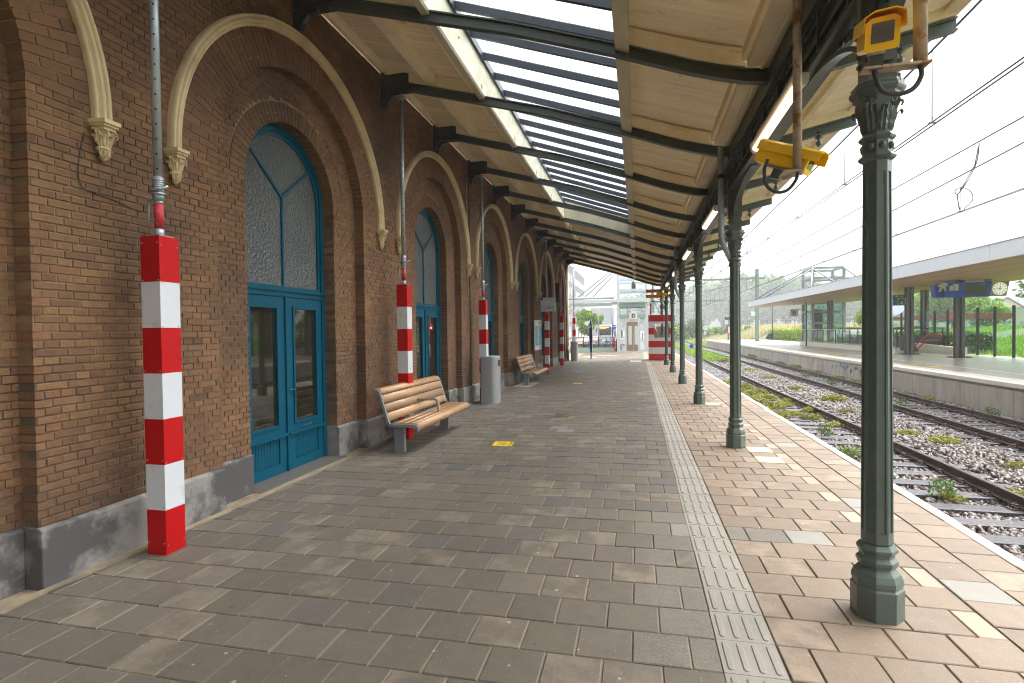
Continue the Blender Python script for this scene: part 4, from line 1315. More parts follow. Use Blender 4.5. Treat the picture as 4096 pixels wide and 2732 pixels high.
# =================================================================== litter bins
def make_bin():
    t = thing('litter_bin', '', 'litter bin', (0, 0, 0), 'grey litter bins on the platform')
    def outline(x0, x1, y0, y1, r, n=6):
        P = []
        for cx, cyy, a0 in ((x1 - r, y1 - r, 0), (x0 + .03, y1 - .03, pi / 2), (x0 + .03, y0 + .03, pi), (x1 - r, y0 + r, 1.5 * pi)):
            rr = r if cx > 0 else .03
            P += [(cx + rr * cos(a0 + pi / 2 * i / n), cyy + rr * sin(a0 + pi / 2 * i / n)) for i in range(n + 1)]
        return P
    o = outline(-.20, .20, -.27, .27, .14)
    q = MB(); n = len(o)
    lv = [(1.0, .0), (1.0, .17), (.985, .175), (.985, .182), (1.0, .187), (1.0, 1.12), (.99, 1.15), (.965, 1.165)]
    b = 0
    for i in range(len(lv) - 1):
        b = len(q.v)
        for s, z in lv[i:i + 2]: q.v += [(x * s, y * s, z) for x, y in o]
        q.smooth = True
        for k in range(n): q.face((b + k, b + (k + 1) % n, b + n + (k + 1) % n, b + n + k))
    q.smooth = False; q.face(tuple(range(len(q.v) - n, len(q.v))))
    q.build('body', K['bin_grey'], t)
    def rrect(hy, hz, r, n=4):
        P = []
        for cy_, cz, a0 in ((hy - r, hz - r, 0), (-hy + r, hz - r, pi / 2), (-hy + r, -hz + r, pi), (hy - r, -hz + r, 1.5 * pi)):
            P += [(cy_ + r * cos(a0 + pi / 2 * i / n), cz + r * sin(a0 + pi / 2 * i / n)) for i in range(n + 1)]
        return P
    a, bb = rrect(.13, .10, .045), rrect(.105, .08, .035)
    q = MB(); k = len(a)
    q.v = [(.204, y, .99 + z) for y, z in a] + [(.206, y, .99 + z) for y, z in bb] + [(.17, y, .99 + z) for y, z in bb]
    for i in range(k):
        j = (i + 1) % k; q.face((i, j, k + j, k + i)); q.face((k + i, k + j, 2 * k + j, 2 * k + i))
    q.build('opening_rim', K['bin_grey'], t)
    q = MB(); q.poly([(.2032, y, .99 + z) for y, z in bb]); q.build('opening', K['black'], t)
    q = MB(); q.cyl((.199, .19, .62), (.206, .19, .62), .012, 8); q.build('lock', K['galv'], t)
    return t
n0 = make_bin(); place(n0, (-3.56, 12.62, fz(-3.56)), label='near grey metal litter bin beside a striped post and the near bench')
c = copy_tree(n0); place(c, (-3.60, 30.9, fz(-3.6)), label='far grey litter bin by the end of the brick building')

# =================================================================== signs on the building
def text_mesh(s, size, m, name='lettering', ext=.0008, align='CENTER'):
    cu = bpy.data.curves.new(name, 'FONT'); cu.body = s; cu.size = size; cu.align_x = align; cu.align_y = 'CENTER'; cu.extrude = ext; cu.resolution_u = 3
    o = bpy.data.objects.new(name, cu); col.objects.link(o)
    dg = bpy.context.evaluated_depsgraph_get()
    me = bpy.data.meshes.new_from_object(o.evaluated_get(dg)); me.materials.clear(); me.materials.append(m)
    bpy.data.objects.remove(o); bpy.data.curves.remove(cu)
    return me
def add_text(s, size, m, parent, loc, rot=(pi / 2, 0, 0), name='lettering', align='CENTER'):
    o = obj_from_mesh(name, text_mesh(s, size, m, name, align=align), parent); o.location = loc; o.rotation_euler = rot
    return o
wc = thing('wc_sign', 'white box sign lettered WC hanging out from the brick wall', 'sign', (-3.58, 21.5, 2.52))
q = MB(); q.box(-.30, .30, -.05, .05, 0, .56); bevel(q.build('box', K['sign_white'], wc), .012)
q = MB(); q.box(-.296, -.21, -.053, -.0505, .47, .555); q.build('corner_mark', K['blue'], wc)
add_text('WC', .20, K['blue'], wc, (.10, -.052, .13)); add_text('Gehandicaptentoilet', .045, K['blue'], wc, (.05, -.052, .48))
q = MB(); q.tube([(-.17 + .065 * cos(a), -.052, .12 + .065 * sin(a)) for a in [radians(80 + 250 * i / 14) for i in range(15)]], .008, 5)
q.tube([(-.165, -.052, .21), (-.155, -.052, .13), (-.11, -.052, .13), (-.08, -.052, .06)], .009, 5); q.ball((-.165, -.052, .235), .016, 8, 5, (1, .3, 1)); q.build('wheelchair_symbol', K['blue'], wc)
q = MB(); q.box(-.5, .1, -.02, .02, .56, .59); q.box(-.52, -.46, -.06, .06, .45, .66); q.build('arm', K['steel_grey'], wc)
mp_ = thing('wall_map', 'blue and white framed map poster on the brick wall past the far bench', 'poster', (W0 + .03, 21.75, .93))
q = MB(); q.box(-.03, .02, -.72, .72, 0, 1.24); q.build('board', K['sign_white'], mp_)
q = MB(); q.box(.0205, .023, -.66, .66, .18, 1.0); q.build('sea', mat('map_sea', (96, 176, 214), var=.06), mp_)
q = MB(); q.poly([(.0245, -.05 + .2 * cos(a) * (1 + .3 * sin(3 * a)), .6 + .36 * sin(a)) for a in [2 * pi * i / 24 for i in range(24)]]); q.build('land', mat('map_land', (196, 204, 150), var=.2, vscale=14), mp_)
q = MB(); q.box(.0205, .023, .05, .66, 1.03, 1.2); q.box(.0205, .023, .2, .66, .03, .15); q.build('yellow_panel', mat('map_yellow', (226, 178, 60), var=.2, vscale=20), mp_)
q = MB()
for y, z in ((-.6, .9), (-.6, .6), (-.6, .3), (.52, .85), (.52, .5), (.52, .25)): q.box(.0235, .025, y - .06, y + .06, z - .05, z + .05)
q.build('picture', mat('map_pic', (120, 110, 90), var=.5, vscale=30), mp_)
sg = thing('display_housing', 'tall black signal housing mounted on the wall beyond the WC sign', 'signal', (-3.72, 25.2, 3.09))
q = MB(); q.box(-.10, .10, -.1, .1, 0, .92); bevel(q.build('housing', K['black'], sg), .01)
q = MB(); q.box(-.38, -.1, -.02, .02, .1, .14); q.box(-.05, .05, -.05, .05, -.2, 0); q.build('bracket', K['iron_dark'], sg)
ns = MB(); ns.box(-.002, .002, -.09, .09, -.07, .07)
for k in (1,):
    s_ = thing('door_notice', 'small red and white notice stuck inside the second door pane', 'notice', (WD + .004, BAYS[2] + .36, 1.83))
    q = MB(); q.box(-.002, .003, -.09, .09, -.07, .07); q.build('sheet', K['red'], s_)
    q = MB(); q.box(.0035, .0045, -.06, .06, -.04, .0); q.build('symbol', K['sign_white'], s_)

# =================================================================== security cameras
def make_camera():
    t = thing('security_camera', '', 'camera', (0, 0, 0), 'yellow security cameras under the canopy')
    q = MB(); hw, hh = .075, .072           # housing body along +y (lens at -y)
    prof = [(-hw, -hh), (-hw * .8, -hh - .012), (hw * .8, -hh - .012), (hw, -hh), (hw, hh * .75), (hw * .6, hh), (-hw * .6, hh), (-hw, hh * .75)]
    q.prism(prof, 'y', -.20, .22); bevel(q.build('housing', K['yellow'], t), .006)
    q = MB(); b = len(q.v)
    fr = [(x * 1.07, z * 1.07) for x, z in prof]; inn = [(-.052, -.045), (-.048, -.05), (.048, -.05), (.052, -.045), (.052, .045), (.048, .05), (-.048, .05), (-.052, .045)]
    q.prism(fr, 'y', -.222, -.198); q.build('front_frame', K['yellow'], t)
    q = MB(); q.prism(inn, 'y', -.2245, -.21); q.build('window', K['dark_glass'], t)
    q = MB(); hp = [(-hw - .022, hh * .2), (-hw - .016, hh + .012), (-hw * .62, hh + .034), (hw * .62, hh + .034), (hw + .016, hh + .012), (hw + .022, hh * .2)]
    hin = [(x * .97, z - .006) for x, z in hp[::-1]]
    q.prism(hp + hin, 'y', -.30, .23); q.build('sun_hood', K['yellow'], t)
    q = MB(); q.box(-.03, .03, -.12, .12, -hh - .03, -hh - .012); q.build('slide_rail', K['galv'], t)
    q = MB(); q.box(-.035, .035, -.04, .04, -hh - .11, -hh - .03); q.build('pan_joint', K['iron_dark'], t)
    return t
def hung(root, loc, rot, arm, plen, cable):
    root.location = loc; root.rotation_euler = rot
k0 = make_camera()
k1 = copy_tree(k0); k2 = copy_tree(k0); k3 = copy_tree(k0)
k0.scale = k1.scale = k2.scale = (.86, .86, .86)
k0.location = (1.165, 2.98, 3.145); k0.rotation_euler = (radians(22), 0, radians(-14)); k0["label"] = 'yellow security camera facing the viewer at the top of the nearest column'
k1.location = (1.06, 4.22, 2.945); k1.rotation_euler = Euler((radians(26), 0, radians(58))); k1["label"] = 'yellow security camera seen side-on below the lit strip lamp'
k2.location = (1.05, 24.6, 3.31); k2.rotation_euler = Euler((radians(18), 0, radians(66))); k2["label"] = 'yellow security camera far down the platform beside the fifth column'
for o in (k3,):
    for ch in list(o.children): bpy.data.objects.remove(ch)
    bpy.data.objects.remove(o)
def camera_pole(loc, zt, label, m, ax):
    t = thing('camera_pole', label, 'pole', loc, 'hanging poles that carry the cameras')
    q = MB(); q.cyl((0, 0, 0), (0, 0, zt), .030, 12); q.build('tube', m, t)
    q = MB(); q.box(*sorted((ax[0], .035)), *sorted((-.035 + min(ax[1], 0), .035 + max(ax[1], 0))), -.012, 0); q.build('arm_plate', m, t)
    q = MB(); q.tube(smooth_path([(0, 0, -.012), (.005, 0, -.06), (-.03, -.0, -.12), (-.10, 0, -.14), (-.17, .0, -.11), (-.2, 0, -.02), (-.2, .02, .02)] if ax[0] < -.1 and ax[1] == 0 else
              [(0, 0, -.012), (-.005, .02, -.06), (-.05, .05, -.12), (-.12, .06, -.13), (-.19, .05, -.08), (-.21, .03, .02), (-.19, .02, .1)]), .012, 8); q.build('cable', K['rubber'], t)
    return t
camera_pole((1.375, 3.03, 3.005), 1.35, 'rusty white pole hanging the camera at the nearest column', K['rust_pole'], (-.26, 0))
camera_pole((1.11, 4.10, 2.815), 1.75, 'long rusty pole hanging the side-on camera below the strip lamp', K['rust_pole'], (-.1, .1))
camera_pole((1.10, 24.5, 3.19), 1.3, 'thin pole hanging the camera far down the platform', K['rust_pole'], (-.1, .1))

# =================================================================== strip lamps
K['lamp_diff'] = mat('lamp_diff', (236, 214, 180), rough=.3, var=0, emit=(255, 214, 160), estr=.1)
def make_lamp():
    t = thing('strip_lamp', '', 'lamp', (0, 0, 0), 'lit strip lamps below the girder')
    q = MB(); q.prism([(-.05, .02), (-.055, .05), (.055, .05), (.05, .02)], 'y', 0, 1.5); q.build('housing', K['lamp_case'], t)
    for y0 in (-.05, 1.5):
        q = MB(); q.prism([(-.05, -.02), (-.058, .05), (.058, .05), (.05, -.02), (.03, -.045), (-.03, -.045)], 'y', y0, y0 + .05); q.build('end_cap', K['lamp_case'], t)
    q = MB(); q.prism([(-.048, .018), (.048, .018), (.042, -.02), (.028, -.04), (-.028, -.04), (-.042, -.02)], 'y', .002, 1.498); q.build('diffuser', K['lamp_diff'], t)
    q = MB(); q.box(-.016, .016, .03, 1.47, -.0455, -.039); q.prism([(-.0445, -.012), (-.0435, -.017), (-.0315, -.0375), (-.030, -.0405), (-.034, -.0395), (-.0475, -.014)], 'y', .03, 1.47); q.build('tube_glow', K['lamp_lit'], t)
    q = MB()
    for y in (.3, 1.2): q.cyl((.02, y, .05), (.06, y, .10), .008, 6)
    q.build('hanger', K['iron_dark'], t)
    return t
l0 = make_lamp()
for i in range(6):
    c = l0 if i == 0 else copy_tree(l0)
    ordn = ['lit strip lamp nearest the viewer, above the side-on camera', 'second lit strip lamp along the girder, just past the second column', 'third lit strip lamp along the girder', 'fourth lit strip lamp along the girder', 'fifth lit strip lamp along the girder', 'farthest lit strip lamp along the girder']
    place(c, (1.235, 4.50 + 4.35 * i, 3.60), label=ordn[i])

# =================================================================== tracks
RAILZ = -.68
bed = MB()
nx, ny_ = 48, 220
xs = np.linspace(2.62, 10.2, nx); ys = np.linspace(-2, 60, ny_)
for j in range(ny_):
    for i in range(nx):
        bed.v.append((xs[i], ys[j], -.925 + random.uniform(-.02, .02)))
for j in range(ny_ - 1):
    for i in range(nx - 1):
        bed.face((j * nx + i, j * nx + i + 1, (j + 1) * nx + i + 1, (j + 1) * nx + i))
tag(bed.build('track_bed', K['ballast_bed']), kind='structure')
bed = MB(); bed.box(2.6, 10.3, 60, 420, -1.1, -.895); tag(bed.build('far_track_bed', K['ballast_bed']), kind='structure')

def rail_profile(h):
    return [(-.07, -.148), (.07, -.148), (.07, -.136), (.012, -.118), (.009, -.045), (.034, -.032), (.036, -.006), (.028, 0), (-.028, 0), (-.036, -.006), (-.034, -.032), (-.009, -.045), (-.012, -.118), (-.07, -.136)]
def make_track(xc, label):
    t = thing('railway_track', label, 'railway track', (xc, 20, RAILZ - .15), 'railway tracks between the platforms')
    for s in (-1, 1):
        q = MB(); xr = xc + s * .7535
        pr_ = [(xr + a, RAILZ + b) for a, b in rail_profile(0)]
        q.prism(pr_, 'y', -3, 400); q.build('rail', K['rail_side'], t, world=True)
        q = MB(); q.box(xr - .026, xr + .026, -3, 400, RAILZ + .0003, RAILZ + .0018); q.build('running_surface', K['rail_top'], t, world=True)
    sl = []
    for v in range(3):
        q = MB(); q.box(-1.3, 1.3, -.125, .125, -.14, 0); sl.append(bevel(q.build('sleeper', K['sleeper'], t), .012).data)
    for o in list(t.children):
        if o.name.startswith('sleeper'): bpy.data.objects.remove(o)
    ch = MB()
    for s in (0,):
        ch.box(-.2, .2, -.075, .075, 0, .012)
        for e in (-1, 1):
            x = s * .7535 + e * .11
            ch.box(x - .09, x + .09, -.07, .07, 0, .016)
            ch.box(x - .03, x + .03, -.05, .05, .016, .035)
            for yy in (-.03, .03): ch.tube([(x - e * .03, yy, .03), (x, yy, .075), (x + e * .045, yy, .06), (x + e * .06, yy, .02)], .011, 5)
    chm = ch.mesh('rail_chair', K['rail_side'])
    i = 0; y = 1.2
    while y < 75:
        o = obj_from_mesh('sleeper', sl[i % 3], t); o.matrix_parent_inverse = wmat(t).inverted()
        o.location = (xc + random.uniform(-.03, .03), y + random.uniform(-.02, .02), RAILZ - .166 + random.uniform(-.004, .004)); o.rotation_euler = (0, 0, random.uniform(-.012, .012) + (pi if i % 2 else 0))
        if y < 40:
            for s in (-1, 1):
                o = obj_from_mesh('rail_chair', chm, t); o.matrix_parent_inverse = wmat(t).inverted(); o.location = (xc + s * .7535, y, RAILZ - .166)
        y += .62; i += 1
make_track(4.44, 'wet railway track nearest the tan platform, weeds between its sleepers')
make_track(8.46, 'railway track beside the opposite concrete platform')

# ballast stones: one mass
def stones(n, xr, yr, zf, smin, smax, seed):
    R = np.random.RandomState(seed)
    base = np.array([(1, 0, 0), (-1, 0, 0), (0, 1, 0), (0, -1, 0), (0, 0, 1), (0, 0, -1)], float)
    F = np.array([(0, 2, 4), (2, 1, 4), (1, 3, 4), (3, 0, 4), (2, 0, 5), (1, 2, 5), (3, 1, 5), (0, 3, 5)])
    # chunkier stones: cube corners, jittered
    base = np.array([(-1, -1, -1), (1, -1, -1), (1, 1, -1), (-1, 1, -1), (-1, -1, 1), (1, -1, 1), (1, 1, 1), (-1, 1, 1)], float) * .62
    Q = np.array([(4, 5, 6), (4, 6, 7), (0, 1, 5), (0, 5, 4), (1, 2, 6), (1, 6, 5), (2, 3, 7), (2, 7, 6), (3, 0, 4), (3, 4, 7)])
    P = np.stack([R.uniform(*xr, n), R.uniform(*yr, n)], 1)
    S = R.uniform(smin, smax, n)
    V = base[None] * (1 + R.uniform(-.45, .35, (n, 8, 1))) + R.uniform(-.25, .25, (n, 8, 3))
    V *= S[:, None, None] * R.uniform(.6, 1.25, (n, 1, 3))
    th = R.uniform(0, 2 * pi, n); ph = R.uniform(-.9, .9, n)
    c, s_ = np.cos(ph)[:, None], np.sin(ph)[:, None]
    y, z = V[:, :, 1].copy(), V[:, :, 2].copy(); V[:, :, 1] = y * c - z * s_; V[:, :, 2] = y * s_ + z * c
    c, s_ = np.cos(th)[:, None], np.sin(th)[:, None]
    x, y = V[:, :, 0].copy(), V[:, :, 1].copy(); V[:, :, 0] = x * c - y * s_; V[:, :, 1] = x * s_ + y * c
    V[:, :, 0] += P[:, :1]; V[:, :, 1] += P[:, 1:]; V[:, :, 2] += (zf(P[:, 0], P[:, 1]) + R.uniform(-.02, .012, n))[:, None]
    return V.reshape(-1, 3), (Q[None] + 8 * np.arange(n)[:, None, None]).reshape(-1, 3), np.repeat(R.uniform(.01, .99, n), len(Q))
def np_mesh(name, V, F, rnd, m):
    me = bpy.data.meshes.new(name); k = F.shape[1]
    me.vertices.add(len(V)); me.vertices.foreach_set("co", V.astype(np.float32).ravel())
    me.loops.add(F.size); me.loops.foreach_set("vertex_index", F.astype(np.int32).ravel())
    me.polygons.add(len(F)); me.polygons.foreach_set("loop_start", np.arange(0, F.size, k, dtype=np.int32)); me.polygons.foreach_set("loop_total", np.full(len(F), k, np.int32))
    me.materials.append(m)
    if rnd is not None:
        at = me.attributes.new("rnd", 'FLOAT', 'FACE'); at.data.foreach_set("value", rnd.astype(np.float32))
    me.update(calc_edges=True); me.validate()
    return me
def bz(x, y):
    return -.868 + .012 * np.sin(y * 2.1 + x) + np.where((x > 5.9) & (x < 7.0), .03, 0) - np.where(np.abs(x - 4.44) < 1.32, .038, 0) - np.where(np.abs(x - 8.46) < 1.32, .038, 0)
parts_ = [stones(15000, (2.75, 10.1), (3.5, 10), bz, .026, .055, 1), stones(15000, (2.75, 10.1), (10, 19), bz, .028, .058, 2), stones(14000, (2.75, 10.1), (19, 36), bz, .035, .07, 3), stones(7000, (2.75, 10.1), (36, 58), bz, .05, .09, 4)]
off = 0; VV = []; FF = []; RRn = []
for V, F, Rr in parts_:
    VV.append(V); FF.append(F + off); RRn.append(Rr); off += len(V)
bo = obj_from_mesh('ballast_gravel', np_mesh('ballast_gravel', np.concatenate(VV), np.concatenate(FF), np.concatenate(RRn), K['ballast']))
tag(bo, 'loose wet ballast stones spread between and around the rails', 'gravel', kind='stuff')

# weeds between the rails
def weed_mesh(seed, n, r, h, leaf, m, upright=.5):
    R = np.random.RandomState(seed); V = []; F = []; rn = []
    for i in range(n):
        a = R.uniform(0, 2 * pi); d = r * sqrt(R.uniform(0, 1)); z = R.uniform(.1, 1) * h * (1 - .55 * (d / r) ** 2)
        c = np.array([d * cos(a), d * sin(a), z])
        L = leaf * R.uniform(.6, 1.4); u = R.normal(size=3); u[2] = abs(u[2]) * upright + .1; u /= np.linalg.norm(u)
        w = np.cross(u, R.normal(size=3)); w /= np.linalg.norm(w); w *= L * .30
        b = len(V); V += [c, c + u * L * .5 + w, c + u * L, c + u * L * .5 - w]; F.append((b, b + 1, b + 2, b + 3)); rn.append(R.uniform(.02, .98))
    return np_mesh('foliage', np.array(V), np.array(F), np.array(rn), m)
wm = [weed_mesh(11 + i, 420, .22, .20, .055, K['weed']) for i in range(3)] + [weed_mesh(31 + i, 150, .20, .30, .055, K['leaf'], 1.5) for i in range(2)]
stem = MB()
for i in range(9):
    a = i * .7; stem.tube([(0, 0, -.05), (.05 * cos(a), .05 * sin(a), .06), (.11 * cos(a), .11 * sin(a), .14)], .004, 4)
stem_me = stem.mesh('stems', K['bark'])
weeds = [(6.1, 9.6, 0, 1.0), (6.55, 9.1, 1, 1.1), (6.35, 8.3, 2, 1.0), (6.5, 13.3, 1, 1.4), (6.2, 14.2, 0, 1.0), (6.6, 11.2, 2, .9), (6.4, 16.5, 1, 1.3), (6.1, 17.6, 0, 1.0), (6.7, 20.5, 2, 1.5), (6.5, 24.0, 1, 1.5),
         (4.42, 9.1, 3, 1.1), (4.5, 9.0, 0, .7), (5.36, 9.15, 1, 1.0), (8.36, 19.6, 4, 1.0), (3.9, 10.2, 4, 1.1), (4.0, 11.4, 3, 1.0), (4.2, 12.0, 1, .8), (4.3, 13.7, 3, 1.0),
         (3.9, 16.3, 0, 1.5), (4.3, 16.9, 2, 1.5), (4.7, 16.2, 1, 1.2), (3.7, 17.6, 2, 1.6), (4.2, 18.2, 0, 1.6), (4.6, 18.9, 1, 1.4), (3.6, 19.2, 1, 1.6), (4.0, 20.0, 2, 1.8), (4.5, 20.6, 0, 1.7), (3.7, 21.2, 0, 1.7), (4.2, 22.0, 1, 1.8), (4.7, 22.6, 2, 1.5), (3.8, 23.2, 2, 1.8), (4.4, 24.0, 0, 1.8), (3.9, 25.2, 1, 1.8), (5.0, 19.8, 0, 1.3), (5.1, 17.5, 2, 1.2), (5.0, 15.2, 1, 1.2),
         (9.75, 21, 1, 1.2), (9.8, 24.5, 0, 1.4), (9.75, 27, 2, 1.4), (9.8, 29.5, 1, 1.5), (9.75, 33, 0, 1.6), (9.8, 37, 2, 1.8), (9.8, 41, 1, 1.8), (9.7, 17.5, 3, 1.0), (9.7, 45, 0, 2.0), (9.8, 15.5, 0, .8), (8.4, 26.0, 4, 1.0), (8.5, 30, 3, 1.1), (9.7, 50, 1, 2.2), (6.5, 29, 0, 1.8), (6.6, 34, 2, 2.0), (6.4, 38, 1, 2.0), (6.5, 43, 0, 2.4)]
for i, (x, y, v, s) in enumerate(weeds):
    lab = ('low yellow-green weed clump growing between the two tracks' if 5.6 < x < 7.2 else 'weed clump at the foot of the opposite platform wall' if x > 9 else
           'dense weed clump inside the near track' if 15 < y < 26 else 'single weed plant among the near track sleepers')
    t = thing('weed_clump', lab, 'weed', (x, y, -.86), lab)
    t.scale = (s * random.uniform(.8, 1.2), s * random.uniform(.8, 1.2), s * random.uniform(.45, .75) * (1.5 if v > 2 or 9 <= y < 9.3 else 1)); t.rotation_euler = (0, 0, random.uniform(0, 6.28))
    obj_from_mesh('foliage', wm[v], t); obj_from_mesh('stems', stem_me, t)

# =================================================================== opposite platform
P2X, P2Z = 10.15, .10
m = MB(); m.box(P2X + .12, 18.6, -4, 84, -1.2, P2Z - .008)
plat2 = tag(m.build('opposite_platform', mat('wet_paving', (172, 163, 152), rough=.36, var=.18, vscale=1.1, stretch=(1, .4, 1), fine=.1, rvar=.14, bump=.1)), kind='structure')
wp = MB(); wp.box(0, .10, -.245, .245, -1.1, -.125); wpm = bevel_mesh(wp.mesh('wall_panel', K['concrete']), .008)
i = 0; y = 2.2
while y < 84:
    o = obj_from_mesh('wall_panel', wpm, plat2); o.location = (P2X + .04 + random.uniform(-.006, .006), y, 0); y += .5
y = 2.0
cp = MB(); cp.prism([(0, -.12), (0, .0), (.03, .012), (.55, .012), (.55, -.12)], 'y', -.995, .995); cpm = cp.mesh('edge_slab', K['concrete_white'])
while y < 84:
    o = obj_from_mesh('edge_slab', cpm, plat2); o.location = (P2X, y, P2Z - .012); y += 2.0
q = MB()
q.box(12.15, 12.35, -4, 84, P2Z - .002, P2Z + .002); q.box(10.72, 11.0, -4, 84, P2Z - .004, P2Z + .001)
q.build('white_line', mat('worn_line', (226, 224, 218), rough=.3, var=.1, vscale=4), plat2)
q = MB()
for y in (16.2, 17.4, 24.0, 25.5, 34.5, 36): q.box(11.3, 11.75, y, y + .6, P2Z - .004, P2Z + .0015)
q.build('yellow_marking', K['sticker'], plat2)
# kilometre board and blue scrawl on the platform wall
kb = thing('kilometre_board', 'cream board numbered 68.1 on the opposite platform wall', 'sign', (P2X + .02, 34.8, -.33))
q = MB(); q.box(-.03, 0, -.33, .33, 0, .18); q.build('plate', K['sandstone'], kb)
add_text('68.1', .17, K['black'], kb, (-.032, 0, .09), (pi / 2, 0, -pi / 2))
gr = thing('graffiti', 'faint blue paint scrawl on the opposite platform wall', 'graffiti', (P2X + .03, 29, -.6))
for k in range(9):
    R = random.Random(k + 50); q = MB(); y = 2.4 - k * .52; z = R.uniform(.1, .3)
    pts = [(0, y + R.uniform(-.2, .2), z + R.uniform(-.12, .2)) for _ in range(6)]
    q.tube(pts, .012, 4); q.build('stroke', mat('spray_blue', (96, 156, 200), rough=.8, var=.2), gr)

# canopy of the opposite platform
can2 = thing('opposite_canopy', 'flat wood-lined canopy with white fascia over the opposite platform', 'canopy', (15, 35, .1))
FX, BX, CY0, CY1 = 11.45, 19.6, 8.0, 60.0
q = MB(); zf, zb = 3.88, 4.02
ns = 22; pw = (BX - FX - .1) / ns
for i in range(ns):
    a = FX + .06 + i * pw; q2 = MB(); q2.rv = random.random() * .9 + .05
    z0 = zf + (zb - zf) * i / ns; z1 = zf + (zb - zf) * (i + 1) / ns
    q2.hexa([(a + .004, CY0, z0), (a + pw - .004, CY0, z1), (a + pw - .004, CY1 - (i / ns) * 2.0, z1 + .1), (a + .004, CY1 - (i / ns) * 2.0, z0 + .1), (a + .004, CY0, z0 + .02), (a + pw - .004, CY0, z1 + .02), (a + pw - .004, CY1 - (i / ns) * 2, z1 + .12), (a + .004, CY1 - (i / ns) * 2, z0 + .12)])
    q2.build('soffit_plank', K['soffit_wood'], can2, world=True)
q.hexa([(FX + .05, CY0, 3.93), (BX, CY0, 4.06), (BX, CY1 - 2, 4.2), (FX + .05, CY1, 4.1), (FX + .05, CY0, 4.34), (BX, CY0, 4.38), (BX, CY1 - 2, 4.5), (FX + .05, CY1, 4.5)]); q.build('roof_slab', K['roof_top'], can2, world=True)
y = CY0; k = 0
while y < CY1 - .1:
    y2 = min(y + 3.2, CY1)
    q = MB(); zt0 = 4.35 + .19 * (y - CY0) / 52; zt1 = 4.35 + .19 * (y2 - CY0) / 52; za = 3.83 + .17 * (y - CY0) / 52; zb_ = 3.83 + .17 * (y2 - CY0) / 52
    q.hexa([(FX, y + .006, za), (FX + .05, y + .006, za), (FX + .05, y2 - .006, zb_), (FX, y2 - .006, zb_), (FX, y + .006, zt0), (FX + .05, y + .006, zt0), (FX + .05, y2 - .006, zt1), (FX, y2 - .006, zt1)])
    q.build('fascia_panel', K['fascia_panel'], can2, world=True); y = y2
q = MB(); q.hexa([(FX - .02, CY0, 4.35), (FX + .1, CY0, 4.35), (FX + .1, CY1, 4.54), (FX - .02, CY1, 4.54), (FX - .02, CY0, 4.38), (FX + .1, CY0, 4.38), (FX + .1, CY1, 4.57), (FX - .02, CY1, 4.57)]); q.build('roof_trim', K['steel_grey'], can2, world=True)
q = MB(); q.hexa([(FX + .02, CY1, 4.03), (BX, CY1 - 2, 4.15), (BX, CY1 - 1.95, 4.15), (FX + .02, CY1 + .05, 4.03), (FX + .02, CY1, 4.56), (BX, CY1 - 2, 4.5), (BX, CY1 - 1.95, 4.5), (FX + .02, CY1 + .05, 4.56)]); q.build('end_panel', K['fascia_panel'], can2, world=True)
K['steel_dim'] = mat('steel_dim', (104, 102, 106), rough=.5, var=.1)
K['crown_grey'] = mat('crown_grey', (128, 136, 144), rough=.5, var=.06)
def steel_col(x, y, label):
    t = thing('steel_column', label, 'column', (x, y, P2Z), 'steel columns of the opposite canopy')
    q = MB(); q.box(-.45, .45, -.3, .3, 0, .03); q.build('base_plate', K['dark_steel'], t)
    for sx in (-.12, .12):
        q = MB(); q.box(sx - .07, sx + .07, -.13, -.115, 0, 4.0); q.box(sx - .07, sx + .07, .115, .13, 0, 4.0); q.box(sx - .006, sx + .006, -.115, .115, 0, 4.0); q.build('profile', K['steel_dim'], t)
    q = MB()
    for a in (-.35, -.25, .25, .35):
        for b in (-.2, .2): q.cyl((a, b, .03), (a, b, .08), .025, 6)
    q.build('bolts', K['dark_steel'], t)
steel_col(15.99, 31.4, 'twin steel column below the platform 2 sign and clock'); steel_col(15.39, 35.1, 'twin steel column beside the green exit sign'); steel_col(18.2, 39.5, 'steel column behind the stair opening, past the glass screen'); steel_col(16.2, 22.0, 'steel column of the opposite canopy hidden by the near iron column')
steel_col(16.2, 50.5, 'steel column in front of the far lift')

# glass wind screen with dark posts
ws = thing('wind_screen', 'tall glass wind screen with dark posts along the back of the opposite platform', 'glass screen', (18.1, 30, P2Z))
pms = MB(); pms.box(-.05, .05, -.05, .05, -.05, 2.6); pms = bevel_mesh(pms.mesh('post', K['dark_steel']), .008)
gms = MB(); gms.box(-.006, .006, -.66, .66, .12, 2.5); gms = gms.mesh('glass_pane', K['green_glass'])
for i in range(-9, 9):
    y = 31.0 + 1.42 * i
    if 34.6 < y < 36.5: continue
    o = obj_from_mesh('post', pms, ws); o.location = (0, y - 30, 0)
    o = obj_from_mesh('glass_pane', gms, ws); o.location = (0, y - 30 + .71, 0)

# stair parapet with glass balustrade
pp = thing('stair_parapet', 'low white stair parapet with a glass balustrade on the opposite platform', 'parapet', (15.05, 45, P2Z))
q = MB(); q.box(-.12, .12, -9.3, 9.4, -.1, .36); q.build('white_wall', K['concrete_white'], pp)
q = MB(); q.box(-.15, .15, -9.33, 9.43, .36, .42); q.build('cap', K['steel_grey'], pp)
for i in range(14):
    y = -9.2 + i * 1.42
    q = MB(); q.box(-.03, .03, y - .03, y + .03, .42, 1.44); q.build('post', K['dark_steel'], pp)
    if i < 13: q = MB(); q.box(-.005, .005, y + .05, y + 1.37, .5, 1.36); q.build('glass_pane', K['green_glass'], pp)
q = MB(); q.cyl((0, -9.3, 1.46), (0, 9.4, 1.46), .025, 8); q.build('handrail', K['steel_light'], pp)
sw = thing('stairwell_wall', 'dark grey stairwell wall with a white coping behind the parapet', 'wall', (18.0, 45, P2Z))
